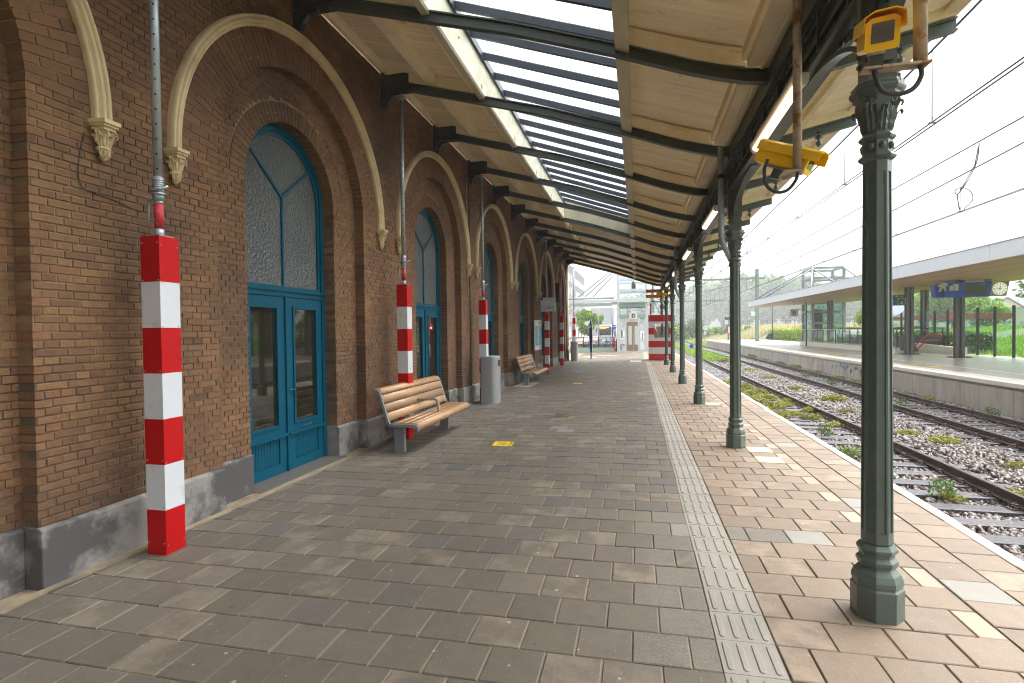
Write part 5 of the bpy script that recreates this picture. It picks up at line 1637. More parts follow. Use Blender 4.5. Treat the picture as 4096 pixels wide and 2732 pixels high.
q = MB(); q.box(-.1, .0, -8.2, 9.0, -.1, 1.0); q.build('panel', K['dark_steel'], sw)
q = MB(); q.prism([(-.3, -.05), (-.3, .3), (-.35, .38), (-.35, .40), (.02, .40), (.02, -.05)], 'y', -10.4, -6.2); q.build('white_kerb', K['concrete_white'], sw)
q = MB(); q.prism([(-10.4, -.05), (-6.6, -.05), (-6.1, .55), (-10.0, .42), (-10.4, .38)], 'x', -.62, -.4); q.build('sloped_cheek', K['concrete_white'], sw)
q = MB(); q.cyl((0, -8, 1.5), (0, 9, 1.5), .03, 6); 
for i in range(9): q.cyl((0, -8 + i * 2.1, .95), (0, -8 + i * 2.1, 1.5), .04, 6)
q.build('back_rail', K['dark_steel'], sw)
hr = thing('red_handrail', 'bright red looped handrail at the top of the stairs', 'handrail', (16.9, 37.2, P2Z))
for dz in (0, -.32):
    q = MB(); q.tube([(0, 1.6, -.1 + dz * 0), (.1, .9, .35 + dz), (.35, 0, 1.08 + dz), (.5, -.25, 1.10 + dz), (.95, -.3, 1.10 + dz), (1.05, -.3, 1.0 + dz)], .035, 8); q.build('rail', K['rail_red'], hr)
q = MB(); q.tube([(1.05, -.3, 1.0), (1.1, -.3, .9), (1.05, -.3, .75), (.9, -.3, .70)], .035, 8); q.build('loop', K['rail_red'], hr)
q = MB(); q.cyl((.9, -.3, 0), (.9, -.3, .75), .05, 8); q.build('post', K['dark_steel'], hr)

# platform 2 sign with clock
s2 = thing('platform_sign', 'blue platform sign lettered 2 with a dark display and a round clock', 'sign', (16.3, 30.8, 3.15))
q = MB(); q.hexa([(-1.25, -.02, .0), (.66, -.02, .0), (.66, .42, .0), (-1.25, .42, .0), (-1.25, -.10, .74), (.72, -.10, .74), (.72, .42, .74), (-1.25, .42, .74)]); q.build('case', K['blue'], s2)
q = MB(); q.hexa([(.665, -.02, .02), (1.36, -.02, .02), (1.36, .4, .02), (.665, .4, .02), (.73, -.10, .74), (1.45, -.10, .74), (1.45, .4, .74), (.73, .4, .74)]); q.build('clock_case', mat('clock_grey', (150, 146, 140), rough=.5), s2)
tilt = -math.atan(.08 / .74)
def onface(x, z, d=.004): return (x, -.02 - .08 * z / .74 - d, z)
q = MB(); q.poly([onface(1.06 + .31 * cos(a), .37 + .31 * sin(a), .006) for a in [2 * pi * i / 40 for i in range(40)]]); q.build('clock_face', mat('lit_clock', (228, 228, 222), rough=.4, var=0, emit=(240, 240, 232), estr=.12), s2)
q = MB()
for i in range(12):
    a = 2 * pi * i / 12; c_, s_ = cos(a), sin(a); w = .014
    q.poly([onface(1.06 + r * c_ - e * w * s_, .37 + r * s_ + e * w * c_, .009) for r, e in ((.22, -1), (.275, -1), (.275, 1), (.22, 1))])
q.build('hour_marks', K['navy_blue'], s2)
def hand(L, a, w, m_, nm, d):
    q = MB(); a = pi / 2 - a; c_, s_ = cos(a), sin(a)
    q.poly([onface(1.06 + r * c_ - e * w * s_, .37 + r * s_ + e * w * c_, d) for r, e in ((-.07, -1), (L, -1), (L, 1), (-.07, 1))]); q.build(nm, m_, s2)
hand(.15, radians(2), .014, K['black'], 'hour_hand', .012); hand(.24, radians(-96), .010, K['black'], 'minute_hand', .014); hand(.24, radians(-62), .004, K['rail_red'], 'second_hand', .016)
q = MB(); q.poly([onface(-.42, .10), onface(.50, .10), onface(.56, .64), onface(-.42, .64)]); q.build('display', mat('display_black', (34, 38, 40), rough=.3, var=.05), s2)
q = MB(); q.poly([onface(-1.06, .33), onface(-.68, .33), onface(-.68, .64), onface(-.93, .64), onface(-.93, .58), onface(-1.06, .58)]); q.build('number_plate', K['white'], s2)
add_text('2', .26, K['navy_blue'], s2, onface(-.87, .45, .008), (pi / 2 + tilt * -1, 0, 0))
q = MB()
q.hexa([(-1.62, .0, .0), (-1.45, -.05, .0), (-1.45, .4, .0), (-1.62, .4, 0), (-1.70, -.02, .66), (-1.52, -.05, .70), (-1.52, .4, .70), (-1.70, .4, .66)]); q.build('pictogram_side', K['blue'], s2)
q = MB(); q.box(-1.5, -1.25, .1, .4, .02, .70); q.build('pictogram_back', K['navy_blue'], s2)
q = MB(); q.prism([(-1.60, .60), (-1.38, .74), (-1.18, .70), (-1.20, .56), (-1.27, .56), (-1.24, .32), (-1.28, .30), (-1.38, .50), (-1.50, .26), (-1.56, .30), (-1.48, .56), (-1.58, .52)], 'y', -.14, -.10); q.build('figure', K['white'], s2)
q = MB(); q.cyl((-1.38, -.17, .62), (-1.38, -.14, .62), .075, 14); q.build('figure_head', K['white'], s2)
q = MB()
for x in (-.95, .72): q.box(x - .1, x + .1, .1, .3, .74, 1.0)
q.build('hanger', K['steel_grey'], s2)
# green exit sign
s3 = thing('exit_sign', 'dark green exit sign with a white downward arrow on a steel column', 'sign', (14.9, 35.05, 2.95))
q = MB(); q.box(-.28, .35, -.06, .06, 0, .63); q.build('panel', mat('exit_green', (14, 84, 66), rough=.4), s3)
q = MB(); q.box(-.36, -.28, -.06, .06, 0, .6); q.build('side', K['blue'], s3)
q = MB(); q.box(-.14, -.115, -.066, -.061, .06, .42); q.box(.235, .26, -.066, -.061, .06, .42); q.box(-.14, .26, -.066, -.061, .40, .425); q.box(-.14, -.06, -.066, -.061, .06, .085); q.box(.18, .26, -.066, -.061, .06, .085)
q.box(.045, .075, -.066, -.061, .07, .26); q.prism([(.06, .05), (.16, .16), (.135, .18), (.06, .10), (-.015, .18), (-.04, .16)], 'y', -.0665, -.061); q.build('arrow', K['white'], s3)
add_text('Uitgang', .07, K['white'], s3, (.05, -.063, .53)); q = MB(); q.box(-.25, -.16, -.066, -.061, .48, .58); q.build('white_square', K['white'], s3)

# far lift of the opposite platform with the roof crown
lf = thing('opposite_lift', 'glazed grey lift shaft rising through the opposite canopy with a steel crown', 'lift tower', (17.4, 57.5, P2Z))
x0, x1, y0, y1 = -.95, 1.75, -1.5, 1.5
for nm, (x, y) in (('corner_post', (x0, y0)), ('corner_post', (x1, y0)), ('corner_post', (x0, y1)), ('corner_post', (x1, y1))):
    q = MB(); q.box(x - .11, x + .11, y - .11, y + .11, -.1, 7.3); q.build(nm, K['crown_grey'], lf)
for z in (.1, 1.95, 3.05, 4.0, 6.3, 7.25):
    q = MB()
    for yy in (y0, y1): q.box(x0 + .11, x1 - .11, yy - .09, yy + .09, z, z + .2)
    for xx in (x0, x1): q.box(xx - .09, xx + .09, y0 + .11, y1 - .11, z, z + .2)
    q.build('beam', K['crown_grey'], lf)
for za, zb2 in ((.3, 1.95), (2.15, 3.05), (3.25, 4.0)):
    for a in ((x0 + .12, x1 - .12, y0 - .01, y0 + .01), (x0 + .12, x1 - .12, y1 - .01, y1 + .01), (x0 - .01, x0 + .01, y0 + .12, y1 - .12), (x1 - .01, x1 + .01, y0 + .12, y1 - .12)):
        q = MB(); q.box(*a, za, zb2); q.build('glass_pane', K['green_glass'], lf)
q = MB(); q.box(-.5, .2, -.6, .6, .2, 3.4); q.build('lift_car', K['dark_steel'], lf)
for a, b in (((x0, y0, 7.3), (-2.3, -5.5, 4.5)), ((x0, y0, 7.3), (1.1, -6.0, 4.5)), ((x1, y0, 7.3), (3.2, -5.5, 4.6)), ((x0, y0, 7.3), (-5.2, -1.0, 4.6)), ((x0, y1, 7.3), (-5.4, 2.0, 4.6)), ((x1, y1, 7.3), (3.5, 4.0, 4.6)), ((x1, y0, 7.3), (-.2 + 4.5, -3, 4.6))):
    q = MB(); q.cyl(a, b, .07, 8); q.build('stay', K['crown_grey'], lf)
lsn = thing('lift_sign', 'cream lift pictogram sign on an arm by the opposite platform end', 'sign', (13.75, 52, 2.75))
q = MB(); q.box(-.3, .3, -.06, .06, 0, .6); q.build('box', K['sandstone'], lsn)
q = MB(); q.box(-.12, .12, -.066, -.061, .1, .46); q.build('door_symbol', K['blue'], lsn); q = MB(); q.box(-.04, .04, -.070, -.0665, .14, .34); q.ball((0, -.066, .39), .035, 8, 5, (1, .2, 1)); q.build('person_symbol', K['white'], lsn)
q = MB(); q.box(-.3, -.2, -.066, -.061, .5, .6); q.build('corner_mark', K['navy_blue'], lsn)
q = MB(); q.box(-.1, 1.0, -.02, .02, .62, .67); q.box(.95, 1.05, -.05, .05, -2.65, 1.4); q.build('post', K['dark_steel'], lsn)
# hedge, lamp posts, mast, posts beyond
def leaf_block(name, x0, x1, y0, y1, z0, z1, n, leaf, m, seed):
    R = np.random.RandomState(seed); n = int(n)
    c = np.stack([R.uniform(x0, x1, n), R.uniform(y0, y1, n), R.uniform(z0, z1, n)], 1)
    # push most leaves to the surface of the block
    k = R.randint(0, 5, n)
    c[:, 0] = np.where(k == 0, x0 + R.normal(0, .05, n), np.where(k == 1, x1 + R.normal(0, .05, n), c[:, 0]))
    c[:, 1] = np.where(k == 2, y0 + R.normal(0, .05, n), c[:, 1]); c[:, 2] = np.where(k >= 3, z1 + R.normal(0, .06, n), c[:, 2])
    return quads(name, c, leaf, m, R)
def quads(name, c, leaf, m, R, up=0.0):
    n = len(c); u = R.normal(size=(n, 3)); u[:, 2] += up; u /= np.linalg.norm(u, axis=1)[:, None]
    w = np.cross(u, R.normal(size=(n, 3))); w /= np.linalg.norm(w, axis=1)[:, None]
    L = (leaf * R.uniform(.6, 1.4, n))[:, None]
    V = np.stack([c - u * L * .5, c + w * L * .38, c + u * L * .5, c - w * L * .38], 1).reshape(-1, 3)
    F = np.arange(n * 4).reshape(-1, 4)
    return np_mesh(name, V, F, R.uniform(.02, .98, n), m)
hd = thing('clipped_hedge', 'clipped bright green hedge beyond the opposite platform', 'hedge', (20, 78, 0))
o = obj_from_mesh('foliage', leaf_block('foliage', 19.5, 20.6, 69, 87.5, .1, 1.5, 9000, .22, K['hedge_leaf'], 5), hd, True)
q = MB(); q.box(19.6, 20.5, 69.1, 87.4, 0, 1.38); q.build('twigs', K['hedge_leaf'], hd, world=True)
ms = thing('catenary_mast', 'tall green steel catenary mast with a crossbeam over the tracks', 'mast', (15.25, 74.3, P2Z))
q = MB(); q.box(-.2, .2, -.15, -.12, 0, 9.4); q.box(-.2, .2, .12, .15, 0, 9.4); q.box(-.02, .02, -.12, .12, 0, 9.4); q.build('mast', K['mast_green'], ms)
q = MB(); q.box(-.4, .4, -.4, .4, -.05, .06); q.build('foot', K['dark_steel'], ms)
q = MB(); q.box(-13.5, 1.0, -.1, .1, 8.05, 8.30); q.build('crossbeam', K['mast_green'], ms)
q = MB(); q.box(-13.3, -13.0, -.1, .1, 4.0, 8.05); q.box(-7.0, -6.75, -.1, .1, 6.6, 8.05); q.build('drop_arm', K['mast_green'], ms)
q = MB()
for a, b in (((-13.1, 0, 6.6), (-6.9, 0, 6.6)), ((-6.9, 0, 6.6), (-.2, 0, 7.9)), ((-13.1, 0, 6.6), (-15, 0, 7.4)), ((-13.1, 0, 4.6), (-8.3, 0, 4.5))): q.cyl(a, b, .035, 6)
q.build('brace', K['mast_green'], ms)
q = MB(); q.box(-.75, -.25, -.16, -.13, 3.3, 3.85); q.build('notice_plate', K['white'], ms)
m2 = thing('far_portal', 'distant steel portal carrying the overhead wires across the tracks', 'mast', (4, 120, -.9))
q = MB(); q.box(-6.2, -5.9, -.15, .15, 0, 9.0); q.box(15, 15.3, -.15, .15, 0, 9.0); q.build('mast', K['mast_green'], m2)
q = MB(); q.box(-6.2, 15.3, -.12, .12, 8.6, 8.85); q.box(-3, -2.8, -.1, .1, 6.5, 8.6); q.box(2.9, 3.1, -.1, .1, 6.5, 8.6); q.box(8, 8.2, -.1, .1, 6.5, 8.6); q.build('crossbeam', K['mast_green'], m2)
q = MB(); q.cyl((-3, 0, 6.6), (15, 0, 6.9), .04, 6); q.build('brace', K['mast_green'], m2)
lp = thing('platform_lamp', 'slim dark lamp post with a flat arm at the opposite platform end', 'lamp post', (19.4, 84.3, P2Z))
q = MB(); q.cyl((0, 0, -.3), (0, 0, 4.75), .09, 8); q.build('pole', K['dark_steel'], lp); q = MB(); q.box(-1.7, .35, -.06, .06, 4.75, 4.84); q.build('arm', K['dark_steel'], lp); q = MB(); q.box(-1.7, -.9, -.12, .12, 4.70, 4.76); q.build('lamp_head', K['steel_grey'], lp)
sp = thing('signal_board', 'dark post carrying a white V board and a red-framed notice', 'signal', (13.0, 82.5, P2Z))
q = MB(); q.cyl((0, 0, -.2), (0, 0, 3.3), .09, 8); q.build('post', K['dark_steel'], sp); q = MB(); q.box(-.45, .25, -.08, .0, 2.9, 3.35); q.build('board', K['dark_steel'], sp)
q = MB(); q.box(-.42, -.02, -.10, -.082, 2.35, 2.85); q.build('plate', K['white'], sp); add_text('V', .42, K['black'], sp, (-.22, -.105, 2.6))
q = MB(); q.box(-.05, .85, -.1, -.05, .95, 2.0); q.build('notice_frame', K['rail_red'], sp); q = MB(); q.box(.02, .78, -.11, -.101, 1.03, 1.92); q.build('notice', K['white'], sp)
ss = thing('speed_sign', 'small round white speed sign on a thin post beside the far rails', 'sign', (11.4, 96, -.9))
q = MB(); q.cyl((0, 0, 0), (0, 0, 2.6), .04, 6); q.build('post', K['steel_grey'], ss); q = MB(); q.cyl((0, -.05, 2.85), (0, 0, 2.85), .38, 18); q.build('disc', K['white'], ss); add_text('67', .3, K['black'], ss, (0, -.055, 2.85)); q = MB(); q.box(-.2, .2, -.03, 0, 1.7, 2.3); q.build('plate', K['white'], ss)
bd = thing('blue_marker', 'small blue diamond marker board on the grass beside the far rails', 'marker', (5.9, 62, -.9))
q = MB(); q.cyl((0, 0, 0), (0, 0, .5), .03, 6); q.build('stake', K['steel_grey'], bd); q = MB(); q.prism([(0, .42), (.3, .72), (0, 1.02), (-.3, .72)], 'y', -.03, 0); q.build('diamond', K['blue'], bd)

# =================================================================== overhead wires
def wire(label, x, pts, r, drop=None):
    t = thing('overhead_wire', label, 'overhead wire', (x, pts[0][0], pts[0][1]), 'overhead wires above the tracks')
    q = MB(); q.tube([(x, y, z) for y, z in pts], r, 5, cap=False); q.build('wire', K['dark_steel'], t, world=True)
    return t
ysn = np.linspace(-6, 74.3, 60)
def cat(y, top_, sag): f = ((y + 6) % 80.3) / 80.3; return top_ - sag * 4 * f * (1 - f)
def catenary(x, zc, label):
    t = thing('overhead_line', label, 'overhead line', (x, 20, zc), 'overhead lines above the tracks')
    for dx in (-.04, .04):
        q = MB(); q.tube([(x + dx, -6, zc), (x + dx, 74.3, zc), (x + dx, 300, zc)], .013, 5, cap=False); q.build('contact_wire', K['dark_steel'], t, world=True)
    zt = lambda y: cat(y, 6.75, 1.25)
    q = MB(); q.tube([(x, y, zt(y)) for y in ysn], .020, 5, cap=False); q.tube([(x, 74.3, 6.75), (x, 120, 5.6), (x, 300, 6.2)], .012, 5, cap=False); q.build('carrier_wire', K['dark_steel'], t, world=True)
    y = 2.4
    while y < 70:
        q = MB(); q.cyl((x, y, zc + .02), (x, y, zt(y)), .010, 4); q.box(x - .05, x + .05, y - .012, y + .012, zc + .005, zc + .03)
        q.tube([(x + .05 * cos(a) + .06, y, zc + .09 + .05 * sin(a)) for a in [2 * pi * i / 8 for i in range(8)]], .003, 4, closed=True); q.build('dropper', K['dark_steel'], t, world=True); y += 3.55
catenary(4.47, 4.84, 'pair of contact wires with droppers above the near track'); catenary(8.47, 4.77, 'pair of contact wires with droppers above the far track')
wire('single feeder wire running above the far track', 8.9, [(-6, 6.7), (74.3, 6.4), (300, 6.4)], .022)
jt = thing('feeder_jumper', 'looped jumper cable between the feeder and the contact wire', 'cable', (8.6, 16.5, 4.8))
q = MB(); q.tube(smooth_path([(.3, .1, 1.78), (.25, .1, 1.3), (.05, 0, .9), (-.1, 0, .62), (-.25, 0, .42), (-.3, 0, .52), (-.15, 0, .6), (.05, 0, .48), (.1, 0, .25), (-.1, 0, .02)]), .015, 5); q.tube([(.28, .1, 1.7), (.2, .1, 1.2), (-.05, .1, .7), (-.2, .1, .4), (-.15, .1, .02)], .015, 5); q.build('loop', K['dark_steel'], jt)

# =================================================================== hoarding round the last column
hb = thing('striped_hoarding', 'red and white striped timber hoarding with a window around the last column', 'hoarding', (1.33, 31.2, 0))
x0, x1, y0, y1 = -.70, .69, -.75, .75; st = 2.53 / 7
for i in range(7):
    z0, z1 = i * st, (i + 1) * st; m_ = K['red'] if i % 2 == 0 else K['white']
    wz0, wz1 = 1.275, 2.05
    q = MB()
    def front(a, b, c, d): q.box(a, b, y0, y0 + .02, c, d)
    if z1 <= wz0 or z0 >= wz1: front(x0, x1, z0, z1)
    else:
        front(x0, -.405, z0, z1); front(.427, x1, z0, z1)
        if z0 < wz0: front(-.405, .427, z0, wz0)
        if z1 > wz1: front(-.405, .427, wz1, z1)
    q.box(x0, x0 + .02, y0 + .02, y1, z0, z1); q.box(x1 - .02, x1, y0 + .02, y1, z0, z1)
    q.build('board', m_, hb)
q = MB(); q.box(-.405, .427, y0 + .004, y0 + .012, 1.275, 2.05); q.build('window_pane', K['clear'], hb)
q = MB(); q.box(.3, .36, y0 + .05, y0 + .11, 1.2, 2.4); q.box(-.5, .5, .3, .34, 0, 1.9) ; q.build('timber', K['orange_wood'], hb)
q = MB(); q.box(-.25, .2, -.1, .3, 1.2, 1.8); q.build('concrete_block', K['concrete'], hb)
q = MB(); q.cyl((-.4, -.5, .2), (.4, -.5, 2.3), .024, 8); q.cyl((.2, -.5, .2), (-.5, -.45, 2.3), .024, 8); q.cyl((-.55, -.5, 0), (-.55, -.5, 4.0), .024, 8); q.cyl((-.6, -.55, 3.3), (.5, -.55, 3.3), .024, 8); q.cyl((-.45, -.5, 3.4), (0, -.4, 2.5), .024, 8); q.cyl((.55, -.5, 0), (.55, -.5, 3.6), .024, 8); q.build('scaffold_tube', K['galv'], hb)
q = MB(); q.cyl((-.6, -.52, 2.55), (-.6, -.52, 3.2), .03, 8); q.cyl((.58, -.52, 2.9), (.58, -.52, 3.15), .03, 8); q.build('red_cap', K['rail_red'], hb)
for z in (3.78, 3.48):
    q = MB(); q.box(-.85, .55, -.95, -.85, z, z + .18); q.build('timber_beam', K['orange_wood'], hb)

# =================================================================== far end of the platform: lift, railing, totem
lt = thing('platform_lift', 'pale grey glazed lift tower with brown doors at the platform end', 'lift tower', (-.4, 44.3, 0))
L0, L1, F0, F1 = -1.2, 1.2, -1.3, 1.3
for x in (L0 + .08, L1 - .08):
    for y in (F0 + .08, F1 - .08):
        q = MB(); q.box(x - .08, x + .08, y - .08, y + .08, -.1, 7.2); q.build('corner_post', K['lift_grey'], lt)
def ring_beam(z0, z1, m_):
    q = MB(); q.box(L0 + .16, L1 - .16, F0 + .01, F0 + .15, z0, z1); q.box(L0 + .16, L1 - .16, F1 - .15, F1 - .01, z0, z1); q.box(L0 + .01, L0 + .15, F0 + .16, F1 - .16, z0, z1); q.box(L1 - .15, L1 - .01, F0 + .16, F1 - .16, z0, z1)
    q.build('beam', m_, lt)
for z0, z1, m_ in ((-.1, .05, K['lift_grey']), (2.65, 2.95, K['lift_teal']), (3.55, 3.95, K['lift_teal']), (4.15, 4.27, K['lift_grey']), (4.80, 5.0, K['lift_grey']), (5.6, 5.75, K['lift_grey']), (5.95, 6.15, K['lift_grey']), (7.0, 7.2, K['lift_grey'])): ring_beam(z0, z1, m_)
for z0, z1 in ((.05, .75), (1.0, 1.70), (1.97, 2.62)):
    for xa, xb in ((L0 + .26, L0 + .62), (L1 - .62, L1 - .26)):
        q = MB(); q.box(xa, xb, F0 + .06, F0 + .08, z0, z1); q.build('side_window', K['clear'], lt)
q = MB()
for xa, xb in ((L0 + .16, L0 + .26), (L0 + .62, L0 + .76), (L1 - .26, L1 - .16), (L1 - .76, L1 - .62)): q.box(xa, xb, F0 + .02, F0 + .12, .05, 2.65)
for z0, z1 in ((.75, 1.0), (1.70, 1.97)):
    for xa, xb in ((L0 + .26, L0 + .62), (L1 - .62, L1 - .26)): q.box(xa, xb, F0 + .02, F0 + .12, z0, z1)
q.box(-.44, .6, F0 + .015, F0 + .13, 2.35, 2.65)
q.build('cladding', K['lift_grey'], lt)
for s in (-1, 1):
    q = MB(); a, b = sorted((.08 + s * .005, .08 + s * .52)); q.box(a, b, F0 + .03, F0 + .07, 0, 2.35); q.build('lift_door', K['lift_door'], lt)
    q = MB(); a, b = sorted((.08 + s * .11, .08 + s * .38)); q.box(a, b, F0 + .024, F0 + .029, .55, 2.05); q.build('door_glass', mat('frosted', (196, 214, 214), rough=.4, var=.05), lt)
for z0, z1 in ((2.95, 3.55), (4.27, 4.8), (5.0, 5.6), (.05, 2.65)):
    for a in ((L0 + .06, L0 + .08, F0 + .16, F1 - .16), (L1 - .08, L1 - .06, F0 + .16, F1 - .16)):
        q = MB(); q.box(*a, z0, z1); q.build('glass_pane', K['clear'], lt)
    if z0 > 1: q = MB(); q.box(L0 + .16, L1 - .16, F0 + .06, F0 + .08, z0, z1); q.build('glass_pane', K['clear'], lt)
q = MB(); q.box(-.05, .3, .2, .6, 4.9, 5.5); q.cyl((.1, .4, 5.5), (.1, .4, 5.72), .12, 10); q.build('machine', K['dark_steel'], lt)
q = MB(); q.box(.75, .83, F0 - .01, F0 + .015, 1.0, 1.5); q.build('button_panel', K['steel_grey'], lt)
lsg = thing('lift_pictogram_sign', 'cream lift pictogram sign above the brown lift doors', 'sign', (-.3, 42.9, 2.58))
q = MB(); q.box(-.31, .31, -.05, .05, 0, .64); q.build('box', mat('sign_cream', (232, 232, 218), rough=.4), lsg)
q = MB(); q.box(-.10, .10, -.056, -.051, .10, .44); q.box(-.15, -.135, -.056, -.051, .08, .48); q.box(.135, .15, -.056, -.051, .08, .48); q.build('door_symbol', K['navy_blue'], lsg); q = MB(); q.box(-.04, .03, -.061, -.0565, .13, .32); q.ball((0, -.058, .37), .03, 8, 5, (1, .2, 1)); q.build('person_symbol', K['white'], lsg)
q = MB(); q.box(-.3, -.19, -.056, -.051, .53, .63); q.build('corner_mark', K['blue'], lsg)
cp_ = thing('end_canopy', 'pale steel and green glass canopy reaching left from the lift tower', 'canopy', (-3, 44, 3.9))
q = MB(); q.box(-6.0, 1.2 + 2.6, -1.45, -1.3, .05, .27); q.build('edge_beam', K['lift_grey'], cp_)
for i in range(12):
    q = MB(); y = -1.2 + i * .42; q.box(-5.5, 1.35, y, y + .3, -.02, .02); q.build('glass_louver', mat('louver', (170, 206, 196), rough=.3, var=.05), cp_) if i == 0 else None
    if i == 0: lv0 = col.objects[-1]
    else: o = obj_from_mesh('glass_louver', lv0.data, cp_); o.location = (0, i * .42, 0)
for i in range(5):
    q = MB(); y = -1.1 + i * 1.1; q.box(4.2 - 2.6 + .3, 4.2, y, y + .5, -.02, .02); q.build('glass_louver', lv0.data.materials[0], cp_)
for x in (-3.0, 1.35, ):
    q = MB(); q.prism([(x - .3, .1), (x + .1, .1), (x + .1, -.1), (x - .1, -.18), (x - .3, -.1)], 'y', -1.4, 3.6); q.build('cross_beam', K['lift_teal'], cp_)
    q = MB(); q.box(x - .28, x + .05, -1.3, 3.4, -.20, -.185); q.build('light_strip', mat('soffit_light', (255, 232, 200), emit=(255, 224, 180), estr=.8, var=0), cp_)
q = MB(); q.cyl((-5.4, -1.2, .42), (1.2, -1.2, .42), .09, 10); q.build('tube_beam', K['steel_grey'], cp_)
for xa, xb in ((-1.85, 2.3), (-1.3, 2.45), (-.6, 2.5)): q = MB(); q.cyl((xa, -.9, .42), (xb, .2, 3.8), .045, 8); q.build('stay', K['steel_grey'], cp_)
rl = thing('stair_railing', 'dark railing with glass on a mint green kerb before the bicycles', 'railing', (-3, 44, 0))
q = MB(); q.box(-1.9, 1.2, -.1, .1, -.15, .28); q.build('mint_kerb', K['mint'], rl)
q = MB(); q.prism([(-1.9, .28), (-1.9, -.15), (-3.4, -.15), (-3.4, -.05)], 'y', -.12, .12); q.build('yellow_cheek', K['sticker'], rl)
for i in range(6):
    q = MB(); x = -2.0 + i * .62; q.box(x - .03, x + .03, -.03, .03, .25 if x > -1.9 else -.1, 1.15); q.build('post', K['dark_steel'], rl)
for i in range(6):
    q = MB(); x = -2.9 + i * .16; q.cyl((x, -1.2 + i * .2, -.1), (x, -1.2 + i * .2, 1.1), .02, 6); q.build('baluster', K['dark_steel'], rl)
q = MB(); q.cyl((-1.9, 0, 1.16), (1.2, 0, 1.16), .025, 6); q.cyl((-3.0, -1.4, 1.12), (-1.9, 0, 1.16), .025, 6); q.build('handrail', K['dark_steel'], rl)
q = MB(); q.box(-1.85, 1.15, -.006, .006, .35, 1.1); q.build('glass_pane', K['clear'], rl)
rd = thing('red_barrier_post', 'red and black slim barrier leaf standing beside the lift', 'barrier', (-1.75, 43.2, 0))
q = MB(); q.prism([(-.06, 0), (.02, 0), (-.02, 1.05), (-.1, 1.15), (-.14, 1.0)], 'y', -.03, .03); q.build('red_leaf', K['rail_red'], rd); q = MB(); q.prism([(.05, 0), (.17, 0), (.12, 1.05), (.04, 1.08)], 'y', -.03, .03); q.build('black_leaf', K['black'], rd)
tt = thing('blue_totem', 'slim dark blue information totem on the platform beyond the far bin', 'totem', (-2.815, 33.0, fz(-2.8)))
n = 20; prof = []
for i in range(n + 1): z = .42 + 2.0 * i / n; prof.append((.085 * (max(1 - ((i / n - .45) / .56) ** 2, 0)) ** .6 + .006, z))
q = MB(); q.prism([(-r, z) for r, z in prof] + [(r, z) for r, z in prof[::-1]], 'y', -.06, .06); q.build('body', K['navy_blue'], tt)
q = MB(); q.prism([(-r - .014, z) for r, z in prof] + [(r + .014, z) for r, z in prof[::-1]], 'y', -.045, .045); q.build('silver_edge', K['steel_light'], tt)
q = MB(); q.box(-.05, .05, -.04, .04, 0, .5); q.build('foot', K['steel_grey'], tt)
q = MB(); q.box(-.02, .02, -.064, -.061, 1.95, 2.08); q.build('white_mark', K['white'], tt)

# =================================================================== street behind the platform end
m = MB(); m.box(-70, EDGE_OUT - .2, 46.0, 330, -1.2, -.28); tag(m.build('street', K['asphalt']), kind='structure')
m = MB(); m.box(-14, -8.4, 50, 300, -.3, -.16); tag(m.build('pavement', K['street_brick']), kind='structure')
bt = thing('city_bus', 'white city bus with an orange destination display facing the station', 'bus', (-5.75, 96, -.28))
q = MB(); q.prism([(-1.27, .35), (-1.27, 2.75), (-1.15, 3.0), (1.15, 3.0), (1.27, 2.75), (1.27, .35)], 'y', 0, 11.5); bevel(q.build('body', K['white'], bt), .08, 2)
q = MB(); q.prism([(-1.17, 1.15), (-1.2, 2.2), (1.2, 2.2), (1.17, 1.15)], 'y', -.03, .01); q.build('windscreen', K['dark_glass'], bt)
q = MB(); q.box(-1.15, 1.15, -.035, .005, 2.25, 2.72); q.build('display_panel', K['black'], bt)
q = MB(); q.box(-.85, -.55, -.042, -.036, 2.38, 2.62); q.box(-.45, .75, -.042, -.036, 2.48, 2.62); q.box(-.45, .2, -.042, -.036, 2.36, 2.44); q.build('destination_text', mat('led', (255, 140, 40), emit=(255, 140, 50), estr=2.0, var=0), bt)
for s in (-1, 1):
    q = MB(); q.box(*sorted((s * .75, s * 1.1)), -.03, .01, .6, .8); q.build('headlight', K['steel_light'], bt)
    q = MB(); q.cyl((s * 1.25, .0, 2.4), (s * 1.45, -.25, 2.35), .03, 6); q.box(*sorted((s * 1.38, s * 1.56)), -.3, -.18, 1.7, 2.35); q.build('mirror', K['black'], bt)
    for y in (2.5, 8.5): q = MB(); q.cyl((s * 1.28, y, .48), (s * 1.0, y, .48), .48, 18); q.build('wheel', K['black'], bt)
    q = MB(); q.box(*sorted((s * 1.265, s * 1.285)), .3, 11.2, 1.3, 2.5); q.build('side_window', K['dark_glass'], bt)
q = MB(); q.cyl((-.9, -.06, 1.1), (-.1, -.06, 1.3), .02, 5); q.cyl((.9, -.06, 1.1), (.1, -.06, 1.3), .02, 5); q.build('wiper', K['black'], bt)

